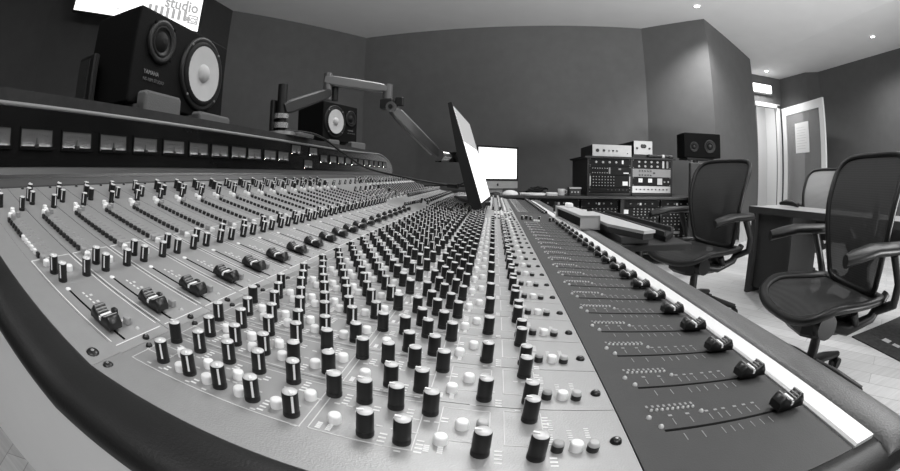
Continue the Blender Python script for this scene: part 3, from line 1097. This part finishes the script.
# all-in-one computer
t = thing('desktop_computer', (.04, 4.5, TZ), 'silver all-in-one computer with a bright white screen on the far desk', 'computer')
Xi = basis((-.185, 4.33, -.135), (.455, .30, 0), (0, 0, 1))
Wi = .545
MB().bevbox((0, 0, -.035), (Wi, .462, 0), M['silver'], .004, Xi).build('body', t)
MB().box((0, .085, 0), (Wi, .462, .005), M['black'], Xi).build('bezel', t)
MB().box((.024, .107, .004), (Wi - .024, .440, .0085), M['screen'], Xi).build('screen', t)
mb = MB()
text_mb(mb, 'CONNECTED', Xi @ Matrix.Translation((Wi - .07, .250, .0105)), .042, mat('screen_text', .3, .5, emit=.45), .0006, 'RIGHT', .0015)
mb.build('screen_text', t)
mb = MB()
mb.lathe([(.013, 0), (.011, .003)], M['black'], 14, Xi @ Matrix.Translation((Wi / 2, .040, 0)))
mb.lathe([(.005, 0), (.004, .003)], M['black'], 8, Xi @ Matrix.Translation((Wi / 2 + .004, .057, 0)))
mb.build('fruit_emblem', t)
mb = MB()
Xst = Xi @ Matrix.Translation((Wi / 2, TZ + .135, 0))
mb.box((-.09, 0, -.05), (.09, .12, -.036), M['silver'], Xst).box((-.09, 0, -.12), (.09, .008, .05), M['silver'], Xst)
mb.build('stand', t)

# rack cabinet
RX0, RX1, RY, RZ0, RZ1 = .975, 1.975, 4.2, -.155, .205
t = thing('rack_cabinet', (1.44, 4.4, TZ), 'black two-bay rack cabinet full of audio gear standing on the far desk', 'rack cabinet')
mb = MB()
mb.box((RX0 - .03, RY - .02, RZ1), (RX1 + .03, RY + .85, RZ1 + .02), M['black'])
mb.build('top_board', t)
for x in (RX0, (RX0 + RX1) / 2 - .01, RX1 - .02):
    MB().box((x, RY, TZ), (x + .02, RY + .83, RZ1), M['black']).build('side_board', t)
MB().box((RX0 + .02, RY, TZ), (RX1 - .02, RY + .83, RZ0), M['black']).build('bottom_board', t)
MB().box((RX0 + .02, RY + .82, RZ0), (RX1 - .02, RY + .83, RZ1), M['black']).build('back_board', t)

def rack_unit(x0, x1, z0, z1, y, style, label, group):
    t = thing('rack_unit', ((x0 + x1) / 2, y, z0), label, 'rack unit', group)
    fm = {'silver': M['silver'], 'grey': M['grey']}.get(style[0], M['rackf'])
    w_, h_ = x1 - x0, z1 - z0
    mb = MB()
    mb.box((x0, y, z0 + .001), (x1, y + .006, z1 - .001), fm).box((x0 + .02, y + .006, z0 + .002), (x1 - .02, y + .30, z1 - .002), M['black'])
    lightm = M['lgrey'] if style[0] != 'silver' else M['black']
    for sx in (x0 + .008, x1 - .008):
        for sz in (z0 + .008, z1 - .008):
            mb.lathe([(.0035, 0), (.003, .002)], M['lgrey'], 8, basis((sx, y, sz), (1, 0, 0), (0, 0, 1)))
    face = mb.build('faceplate', t)
    rows, cols, kr, km, a, b = style[1]
    for r in range(rows):
        for c in range(cols):
            cx = x0 + w_ * (a + (b - a) * (c + .5) / cols)
            cz = z0 + h_ * (r + .5) / rows
            m_ = MB()
            Xk = basis((cx, y, cz), (1, 0, 0), (0, 0, 1))
            m_.lathe([(kr, 0), (kr * .9, .010), (kr * .6, .011)], km, 10, Xk)
            m_.box((-.0012, 0, .009), (.0012, kr * 1.25, .0125), lightm if km is not M['lgrey'] else M['black'], Xk @ Matrix.Rotation(random.uniform(-2, 2), 4, 'Z'))
            m_.build('knob', t)
    for kind, u0, v0, u1, v1, mm in style[2]:
        m_ = MB()
        m_.box((x0 + w_ * u0, y - .004, z0 + h_ * v0), (x0 + w_ * u1, y, z0 + h_ * v1), mm)
        if kind == 'needle_meter':
            m_.tube([(x0 + w_ * (u0 + (u1 - u0) * .5), y - .006, z0 + h_ * (v0 + .1)), (x0 + w_ * (u0 + (u1 - u0) * .3), y - .006, z0 + h_ * (v1 - .1))], .0008, M['black'], 5)
        m_.build(kind, t)
    return t
k_, l_, g_, p_ = M['knob'], M['lgrey'], M['grey'], M['paper']
xl0, xl1, xr0, xr1 = RX0 + .022, 1.463, 1.487, RX1 - .022
yU = RY + .003
GR = 'rack units in the cabinet on the far desk'
rack_unit(xl0, xl1, .125, .203, yU, ('black', (1, 4, .013, l_, .08, .72), [('switch', .78, .3, .82, .8, p_)]), 'black rack unit with four pale knobs, top of the left bay', GR)
rack_unit(xl0, xl1, .030, .123, yU, ('black', (2, 7, .006, l_, .05, .45), [('meter_bar', .46, .15, .50, .85, g_), ('display', .82, .2, .95, .32, p_), ('display', .70, .6, .76, .8, g_)]), 'black rack unit with two rows of tiny knobs, second in the left bay', GR)
rack_unit(xl0, xl1, -.095, .028, yU, ('dark', (4, 8, .006, l_, .06, .62), [('display', .80, .15, .93, .5, p_), ('handle', .01, .1, .035, .9, l_), ('handle', .965, .1, .99, .9, l_)]), 'dark rack unit with a dense grid of small knobs, third in the left bay', GR)
rack_unit(xl0, xl1, -.150, -.097, yU, ('black', (1, 6, .004, g_, .4, .95), []), 'plain black rack unit at the bottom of the left bay', GR)
rack_unit(xr0, xr1, .108, .203, yU, ('black', (2, 4, .013, l_, .08, .72), [('switch_bank', .77, .1, .82, .9, l_), ('switch_bank', .88, .1, .93, .9, g_)]), 'black rack unit with two rows of four knobs, top of the right bay', GR)
rack_unit(xr0, xr1, .018, .106, yU, ('grey', (2, 5, .009, k_, .14, .50), [('display', .52, .4, .58, .6, k_)]), 'mid grey rack unit with ten dark knobs in the right bay', GR)
rack_unit(xr0, xr1, -.075, .016, yU, ('black', (1, 2, .010, l_, .78, .98), [('needle_meter', .15, .4, .25, .85, p_), ('needle_meter', .40, .4, .50, .85, p_), ('switch_panel', .64, .15, .77, .9, l_)]), 'black rack unit with two lit needle meters in the right bay', GR)
rack_unit(xr0, xr1, -.150, -.077, yU, ('silver', (1, 9, .008, k_, .05, .95), []), 'silver rack unit with a row of black knobs, bottom of the right bay', GR)
GR2 = 'rack units in the bays beneath the far desk'
yL = 4.14
lay = [(.47, .88), (.90, 1.31), (1.36, 1.79), (1.81, 2.235)]
desc = ['leftmost', 'second', 'third', 'rightmost']
for i, (a, b) in enumerate(lay):
    rack_unit(a, b, -.30, -.222, yL, ('black', (1, 4, .008, l_, .1, .9), [('display', .45, .3, .5, .6, p_)]), 'black rack unit with sparse pale knobs, top row under the desk, %s bay' % desc[i], GR2)
    rack_unit(a, b, -.39, -.302, yL, ('dark', (3, 7, .007, l_, .25, .97), [('display', .03, .25, .15, .75, p_)]), 'rack unit with a small white display, second row under the desk, %s bay' % desc[i], GR2)
    rack_unit(a, b, -.50, -.392, yL, ('black', (3, 8, .006, l_, .05, .95), []), 'rack unit with three rows of small knobs, third row under the desk, %s bay' % desc[i], GR2)
    rack_unit(a, b, -.64, -.502, yL, ('dark', (2, 6, .009, g_, .05, .95), [('display', .4, .4, .6, .6, g_)]), 'rack unit with grey knobs, lowest row under the desk, %s bay' % desc[i], GR2)

# gear on top of the cabinet
def gear(x0, x1, y, z0, z1, dp, fm, label, kn):
    t = thing('audio_unit', ((x0 + x1) / 2, y, z0), label, 'audio unit')
    MB().bevbox((x0, y + .006, z0), (x1, y + dp, z1), M['black'], .003).build('case', t)
    MB().box((x0 - .004, y, z0), (x1 + .004, y + .006, z1), fm).build('faceplate', t)
    for u, v, r, m_ in kn:
        cx, cz = x0 + (x1 - x0) * u, z0 + (z1 - z0) * v
        Xk = basis((cx, y, cz), (1, 0, 0), (0, 0, 1))
        MB().lathe([(r, 0), (r * .9, .012), (r * .5, .014)], m_, 14, Xk).build('knob', t)
    return t
ZT = RZ1 + .02
gear(1.04, 1.475, 4.22, ZT, .348, .62, M['silver'], 'wide silver fronted unit lying on the left of the rack cabinet top', [(.12, .5, .018, k_), (.28, .5, .014, k_), (.42, .5, .010, g_), (.52, .5, .010, k_), (.62, .5, .012, g_), (.9, .3, .006, k_)])
gear(1.52, 1.735, 4.24, ZT + .035, .405, .60, M['lgrey'], 'small pale fronted unit with an oval window on the rack cabinet top', [(.15, .45, .012, k_), (.85, .45, .012, k_), (.45, .62, .022, k_), (.57, .62, .022, k_)])
mb = MB()
mb.bevbox((1.50, 4.25, ZT), (1.79, 4.85, ZT + .034), M['black'], .004)
mb.build('flat_box', label='flat black box under the small pale fronted unit', category='box')
mb = MB()
mb.cyl((1.68, 4.22, ZT + .020), (1.93, 4.20, ZT + .018), .018, .014, M['black'], 14)
mb.cyl((1.93, 4.20, ZT + .018), (1.98, 4.20, ZT + .018), .020, .016, M['dgrey'], 14)
mb.cyl((1.84, 4.205, ZT + .018), (1.87, 4.205, ZT + .018), .021, .021, M['lgrey'], 14)
mb.build('microphone', label='black handheld microphone lying at the right of the rack cabinet top', category='microphone')

# clutter on the far desk
def lump(name, c, r, m, label, cat, sq=1.0):
    mb = MB()
    X = Matrix.Translation(c) @ Matrix.Diagonal((r[0], r[1], r[2], 1))
    mb.lathe([(1, 0), (1.0, .25), (.85, .6), (.5, .9), (.15, 1)], m, 18, X)
    return mb.build(name, label=label, category=cat)
lump('computer_mouse', (.02, 4.13, TZ), (.05, .03, .03), M['dgrey'], 'dark computer mouse on the far desk in front of the computer', 'mouse')
lump('cloth', (.17, 4.19, TZ), (.08, .07, .045), M['paper'], 'crumpled white cloth on the far desk under the computer screen', 'cloth')
mb = MB()
for k in range(4):
    X = Matrix.Translation((.395, 4.18, TZ + .005 * k)) @ Matrix.Rotation(.06 * k - .1, 4, 'Z')
    mb.box((-.125, -.08, 0), (.125, .08, .0045), M['paper'], X)
mb.build('paper_stack', label='loose stack of white papers on the far desk left of the cup', category='papers')
mb = MB()
mb.box((.54, 4.10, TZ), (.645, 4.22, TZ + .028), M['paper']).box((.54, 4.098, TZ + .010), (.645, 4.10, TZ + .013), M['grey'])
mb.build('folded_papers', label='thick pale folded papers on the far desk directly left of the cup', category='papers')
mb = MB()
mb.lathe([(.036, 0), (.038, .04), (.040, .065), (.036, .065), (.034, .01)], M['lgrey'], 20, Matrix.Translation((.70, 4.2, TZ)), cap1=False)
mb.tube([(.737, 4.2, TZ + .055), (.758, 4.2, TZ + .048), (.758, 4.2, TZ + .025), (.737, 4.2, TZ + .018)], .005, M['lgrey'], 8)
mb.build('mug', label='pale cup on the far desk near the rack cabinet', category='cup')
t = thing('small_device', (.83, 4.2, TZ), 'small dark box with a silver top edge beside the rack cabinet', 'device')
MB().bevbox((.775, 4.14, TZ), (.895, 4.26, TZ + .085), M['dgrey'], .003).build('case', t)
MB().box((.772, 4.135, TZ + .07), (.898, 4.14, TZ + .085), M['lgrey']).build('trim', t)
for k in range(3):
    MB().lathe([(.009, 0), (.008, .01)], M['lgrey'], 10, basis((.80 + .033 * k, 4.14, TZ + .035), (1, 0, 0), (0, 0, 1))).build('knob', t)
mb = MB()
random.seed(3)
pts = []
for k in range(26):
    a_ = k * .9
    pts.append((.42 + .09 * math.cos(a_) + .004 * k, 4.5 + .06 * math.sin(a_), TZ + .008 + .002 * k + .01 * (k % 3)))
mb.tube(pts, .009, M['black'], 7)
mb.build('cable_coil', label='tangle of black cable on the far desk right of the computer', category='cable')

# dark bottle and paper on the far fader section
mb = MB()
mb.lathe([(.010, 0), (.010, .022), (.006, .028), (.006, .036), (.003, .038)], M['black'], 14, Matrix.Translation(W(4.75, 31, -2.60)))
mb.build('small_bottle', label='small black bottle standing on the armrest far along the console', category='bottle')
mb = MB()
mb.prism([(4.3 * U, 27.8 * U), (5.0 * U, 27.0 * U), (5.1 * U, 29.2 * U), (4.5 * U, 30.0 * U)], 'z', -2.575 * U, -2.55 * U, M['paper'])
mb.build('paper_note', label='small white paper on the armrest just beyond the pale case', category='paper')

# pale case, open binder and laptop on the armrest
t = thing('pale_case', (.235, 1.2, -.137), 'long pale case with a dark open side resting on the console armrest', 'case')
Xc = basis((.217, 1.42, -.137), (.014, -.36, 0), (0, 0, 1))
# x toward the viewer, y up, z = x cross y
Lc = .36
sg = 1 if Xc.to_3x3().col[2].x > 0 else -1
def q3(a, b, c, d, e, f):
    return (min(a, d), min(b, e), min(c * sg, f * sg)), (max(a, d), max(b, e), max(c * sg, f * sg))
mb = MB()
mb.box(*q3(0, .031, 0, Lc, .038, .055), M['lgrey'], Xc)
mb.box(*q3(0, 0, 0, Lc, .004, .055), M['lgrey'], Xc)
mb.box(*q3(0, 0, .050, Lc, .036, .055), M['lgrey'], Xc)
mb.box(*q3(Lc - .006, 0, 0, Lc, .036, .055), M['lgrey'], Xc)
mb.box(*q3(0, 0, 0, .02, .036, .055), M['lgrey'], Xc)
mb.build('shell', t)
MB().box(*q3(.02, .005, .006, Lc - .007, .030, .048), M['slot'], Xc).build('lining', t, label='black lining inside the open side')
MB().bevbox((.243, 1.33, -.099), (.263, 1.38, -.085), M['paper'], .003).build('eraser', label='small white block lying on top of the pale case', category='block')
t = thing('laptop', (.33, 1.08, -.135), 'silver laptop lying flat beside the armrest, right of the pale case', 'laptop')
mb = MB()
mb.prism([(.292, 1.36), (.345, 1.38), (.372, .875), (.336, .858), (.290, 1.00)], 'z', -.121, -.114, M['lgrey'])
mb.build('lid', t)
mb = MB()
mb.prism([(.294, 1.35), (.343, 1.37), (.370, .882), (.337, .866), (.292, 1.005)], 'z', -.135, -.121, M['dgrey'])
mb.build('base', t)
mb = MB()
mb.prism([(.395, 1.60), (.45, 1.58), (.49, 1.02), (.425, .93)], 'z', -.150, -.138, M['black'])
mb.prism([(.395, 1.60), (.40, 1.60), (.430, .94), (.420, .93)], 'z', -.138, -.126, M['dgrey'])
mb.prism([(.445, 1.58), (.45, 1.58), (.49, 1.02), (.482, 1.02)], 'z', -.138, -.126, M['dgrey'])
mb.build('serving_tray', label='long black tray with raised rims beyond the silver laptop', category='tray')
t = thing('side_table', (.40, 1.3, -H), 'low black side table beside the console holding laptop and tray', 'table')
MB().bevbox((.292, .90, -.168), (.49, 1.66, -.151), M['black'], .004).build('tabletop', t)
for x, y in ((.40, 1.05), (.46, 1.6), (.40, 1.6)):
    MB().cyl((x, y, -H), (x, y, -.168), .012, .012, M['black']).build('leg', t)
MB().box((.30, .91, -.151), (.37, 1.36, -.1352), M['dgrey']).build('riser', t)

# ------------------------------------------------------------------ loudspeaker on a stand
t = thing('main_loudspeaker', (2.55, 4.75, .25), 'black two-driver loudspeaker on a stand right of the rack cabinet', 'loudspeaker')
S0 = (2.27, 4.60)
Xs3 = basis((2.345, 4.62, .275), (1, -.12, 0), (0, 0, 1))
MB().bevbox((0, 0, -.30), (.53, .30, 0), M['blackw'], .008, Xs3).build('cabinet', t)
for cx, cz, r in ((.14, .13, .062), (.37, .14, .085)):
    Xk = Xs3 @ Matrix.Translation((cx, cz, .0))
    mb = MB().lathe([(r, -.002), (r, .006), (r * .9, .008), (r * .8, .003), (r * .4, -.001)], M['black'], 24, Xk)
    mb.lathe([(r * .35, .0), (r * .25, .012), (r * .1, .016)], M['dgrey'], 16, Xk)
    mb.lathe([(r * .92, .007), (r * .88, .009), (r * .84, .007)], M['dgrey'], 24, Xk, cap0=False, cap1=False)
    mb.build('woofer' if r > .07 else 'tweeter', t)
t = thing('speaker_stand', (2.45, 4.75, -H), 'dark column stand carrying the loudspeaker right of the rack', 'speaker stand')
MB().box((2.38, 4.60, .245), (2.78, 4.85, .27), M['black']).build('top_plate', t)
MB().cyl((2.56, 4.74, -H + .02), (2.56, 4.74, .245), .05, .05, M['dgrey'], 16).build('pole', t)
MB().cyl((2.50, 4.72, .08), (2.50, 4.72, .25), .02, .02, M['lgrey'], 12).build('bracket', t)
MB().box((2.33, 4.55, -H), (2.85, 5.0, -H + .02), M['black']).build('base', t)
t = thing('acoustic_screen', (2.2, 3.95, -H), 'tall dark grey panel standing between the rack cabinet and the near mesh chair', 'panel')
MB().bevbox((2.07, 3.93, -H + .03), (2.33, 3.98, .18), M['dgrey'], .01).build('board', t)
for x in (2.09, 2.27):
    MB().box((x, 3.83, -H), (x + .04, 4.06, -H + .03), M['black']).build('foot', t)

# ------------------------------------------------------------------ office chairs
def smooth_outline(pts, n=6):
    out = []
    N = len(pts)
    for i in range(N):
        a, b, c, d = pts[i - 1], pts[i], pts[(i + 1) % N], pts[(i + 2) % N]
        for k in range(n):
            u = k / n
            out.append(tuple(.5 * ((2 * b[q]) + (-a[q] + c[q]) * u + (2 * a[q] - 5 * b[q] + 4 * c[q] - d[q]) * u * u + (-a[q] + 3 * b[q] - 3 * c[q] + d[q]) * u ** 3) for q in range(2)))
    return out
def office_chair(pos, yaw, label, fm, mm, scale=(1.03, 1.20, 1.0)):
    # local: faces +X, seat at .45; pos on the floor
    X = Matrix.Translation((pos[0], pos[1], -H)) @ Matrix.Rotation(yaw, 4, 'Z') @ Matrix.Diagonal((*scale, 1))
    t = thing('office_chair', (pos[0], pos[1], -H), label, 'chair', None)
    def bx(mb):
        mb.v = [tuple(X @ Vector(v)) for v in mb.v]
        return mb
    # seat outline (x forward, y)
    so = [(.25, 0), (.24, .14), (.19, .225), (.05, .25), (-.12, .235), (-.22, .20), (-.24, .0), (-.22, -.20), (-.12, -.235), (.05, -.25), (.19, -.225), (.24, -.14)]
    so = smooth_outline(so, 4)
    def sz(x, y):
        f = max(0, x - .08)
        return .455 - 2.3 * f * f + .25 * y * y + .05 * max(0, -x - .1)
    bx(MB().tube([(x, y, sz(x, y)) for x, y in so], .027, fm, 10, True, .7)).build('seat_frame', t)
    P = []
    for k in range(9):
        s_ = max(k / 8, .001) * .97
        P.append([(x * s_, y * s_, sz(x * s_, y * s_) - .012 * (1 - s_ * s_)) for x, y in so + so[:1]])
    bx(MB().grid(P, mm)).build('seat', t)
    # backrest
    bo_ = [(0, .595), (.14, .592), (.222, .575), (.262, .52), (.264, .43), (.252, .30), (.228, .17), (.205, .06), (.17, -.01), (0, -.03)]
    full = bo_ + [(-y, z) for y, z in bo_[-2:0:-1]]
    full = [(y * .92, z) for y, z in full]
    bo2 = smooth_outline(full, 4)
    def bxp(y, z):
        return (-.225 - .20 * z - .10 * max(0, z - .35) + .05 * math.sin(z * 5.0) + .9 * y * y, y, .50 + z * .97)
    bx(MB().tube([bxp(y, z) for y, z in bo2], .015, fm, 10, True)).build('back_frame', t)
    cy, cz = 0, .30
    P = []
    for k in range(9):
        s_ = max(k / 8, .001) * .97
        P.append([bxp(y * s_, cz + (z - cz) * s_) for y, z in bo2 + bo2[:1]])
    bx(MB().grid(P, mm)).build('backrest', t)
    # lumbar plate and spine behind the mesh
    lo = [(.0, .20), (.06, .19), (.10, .235), (.15, .22), (.11, .14), (.065, .08), (.075, .02), (.14, -.035), (.16, -.06), (0, -.06)]
    lof = lo + [(-y, z) for y, z in lo[-2:0:-1]]
    mb = MB()
    n = len(lof)
    f_ = [tuple(Vector(bxp(y, z)) + Vector((-.022, 0, 0))) for y, z in lof]
    g2 = [tuple(Vector(v) + Vector((-.018, 0, 0))) for v in f_]
    mb.add(f_ + g2, [tuple(range(n)), tuple(range(2 * n - 1, n - 1, -1))] + [(i, (i + 1) % n, (i + 1) % n + n, i + n) for i in range(n)], fm)
    mb.tube([(-.13, 0, .36), (-.24, 0, .40), (-.285, 0, .50), (-.30, 0, .62), (-.345, 0, .80), (-.36, .0, .90)], [.035, .035, .03, .025, .02, .016], fm, 10)
    bx(mb).build('back_support', t)
    # tilt mechanism
    mb = MB()
    mb.bevbox((-.17, -.11, .295), (.16, .13, .43), fm, .04)
    mb.tube([(-.05, -.20, .43), (-.10, -.19, .36), (-.10, -.06, .36)], .02, fm, 8)
    mb.tube([(-.05, .20, .43), (-.10, .19, .36), (-.10, .06, .36)], .02, fm, 8)
    mb.cyl((.07, -.17, .365), (.07, .17, .365), .055, .055, fm, 16)
    for s_ in (-1, 1):
        mb.tube([(.06, s_ * .12, .365), (-.06, s_ * .17, .345), (-.18, s_ * .20, .39), (-.27, s_ * .20, .49)], [.03, .028, .024, .02], fm, 10)
    for k in range(6):
        mb.cyl((.06, -.165 - .006 * k, .375), (.06, -.169 - .006 * k, .375), .030 - .002 * k, .030 - .002 * k, M['dgrey'], 14)
    bx(mb).build('tilt_mechanism', t)
    # arms
    for s_ in (-1, 1):
        mb = MB()
        mb.tube([(-.20, s_ * .20, .42), (-.235, s_ * .285, .47), (-.215, s_ * .305, .56), (-.16, s_ * .300, .68)], [.022, .022, .020, .024], fm, 10)
        am = bx(mb).build('armrest', t)
        mb = MB()
        pr = [(-.24, .018), (-.21, .042), (-.12, .052), (.0, .050), (.10, .044), (.16, .018)]
        rings = []
        for x, w_ in pr:
            rings.append([(x, s_ * (.295 - .10 * (x + .2) * 0) + w_ * math.cos(q * PI / 5), (.700 - .35 * max(0, x) ** 1.3) + .026 * math.sin(q * PI / 5)) for q in range(10)])
        mb.rings(rings, fm, True, True, True)
        bx(mb).build('arm_pad', am)
    # gas column, base and casters
    bx(MB().cyl((-.03, 0, .10), (-.03, 0, .34), .028, .024, fm, 16)).build('gas_column', t)
    for k in range(5):
        a_ = 2 * PI * k / 5 + .95
        ex, ey = -.03 + .31 * math.cos(a_), .31 * math.sin(a_)
        bx(MB().tube([(-.03, 0, .115), (-.03 + .15 * math.cos(a_), .15 * math.sin(a_), .105), (ex, ey, .075)], [.034, .026, .018], fm, 8)).build('leg', t)
        mb = MB()
        ta = Vector((-math.sin(a_), math.cos(a_), 0))
        c_ = Vector((ex, ey, .029))
        mb.cyl(c_ - ta * .028, c_ - ta * .008, .029, .029, fm, 16)
        mb.cyl(c_ + ta * .008, c_ + ta * .028, .029, .029, fm, 16)
        mb.cyl(c_, c_ + Vector((0, 0, .05)), .010, .010, fm, 10)
        bx(mb).build('caster', t)
    return t
office_chair((1.50, 1.30), PI - .20, 'nearest black mesh office chair, cropped by the right side of the photo', M['frame'], M['meshf'])
office_chair((1.43, 2.60), PI + .26, 'black mesh office chair beyond the laptop, in front of the grey wall', M['frame'], M['meshf'])
office_chair((3.02, 3.0), PI * .98, 'pale grey mesh chair behind the right desk', M['frame'], M['meshl'])

# ------------------------------------------------------------------ right desk
t = thing('office_desk', (2.5, 2.3, -H), 'dark office desk with a pale top behind the nearest mesh chair', 'desk')
DZ = -.2
fl, fr = Vector((2.20, 2.93, 0)), Vector((2.75, .70, 0))
Xk = basis((fl.x, fl.y, 0), fr - fl, (0, 0, 1))       # x along the front edge, y up, z toward the chairs
Ld = (fr - fl).length
sg = 1 if Xk.to_3x3().col[2].x < 0 else -1             # +z points to the viewer side
def zq(a, b):
    return min(a * sg, b * sg), max(a * sg, b * sg)
a_, b_ = zq(-.50, .0)
MB().bevbox((-.02, DZ - .03, a_), (Ld, DZ, b_), M['deskt'], .003, Xk).build('tabletop', t)
a_, b_ = zq(0.0, .012)
MB().box((-.02, DZ - .055, a_), (Ld, DZ - .002, b_), M['desk'], Xk).build('front_edge', t)
a_, b_ = zq(-.48, -.01)
MB().box((0, -H, a_), (.05, DZ - .03, b_), M['desk'], Xk).build('side_board', t)
MB().box((Ld - .06, -H, a_), (Ld - .01, DZ - .03, b_), M['desk'], Xk).build('side_board', t)
MB().box((.45, -H, a_), (.48, DZ - .03, b_), M['desk'], Xk).build('side_board', t)
a_, b_ = zq(-.08, -.06)
MB().box((.05, -H + .05, a_), (.45, DZ - .03, b_), M['dgrey'], Xk).build('drawer_front', t)
a_, b_ = zq(-.46, -.44)
MB().box((.48, -.45, a_), (Ld - .06, DZ - .03, b_), M['desk'], Xk).build('modesty_board', t)
mb = MB()
pts = [(2.62, 3.12), (2.68, 2.90), (2.74, 2.72)]
mb.tube([(2.56, 2.93, DZ + .02), (2.59, 2.86, DZ + .035), (2.60, 2.76, DZ + .03), (2.58, 2.68, DZ + .02)], [.012, .026, .024, .018], M['black'], 10)
mb.build('telephone_handset', label='black curved handset lying on the pale desk top', category='telephone')

# dark mat with worn lettering
t = thing('floor_mat', (2.9, .9, -H), 'dark floor mat with worn pale lettering behind the nearest chair', 'mat')
Xr = basis((2.345, 1.62, -H), (-.02, -1, 0), (1, 0, 0))
Xr = Matrix.Translation((2.33, -.9, -H))
mb = MB().box((0, 0, .0), (1.3, 2.5, .008), M['rug'], Xr)
mb.build('pile', t)
mb = MB()
random.seed(5)
for k in range(9):
    mb.box((.16, 1.35 + k * .11, .008), (.16 + random.uniform(.03, .06), 1.35 + k * .11 + .07, .010), M['lgrey'], Xr)
mb.box((.158, 1.3, .008), (.163, 2.4, .0085), M['dgrey'], Xr)
mb.build('lettering', t)
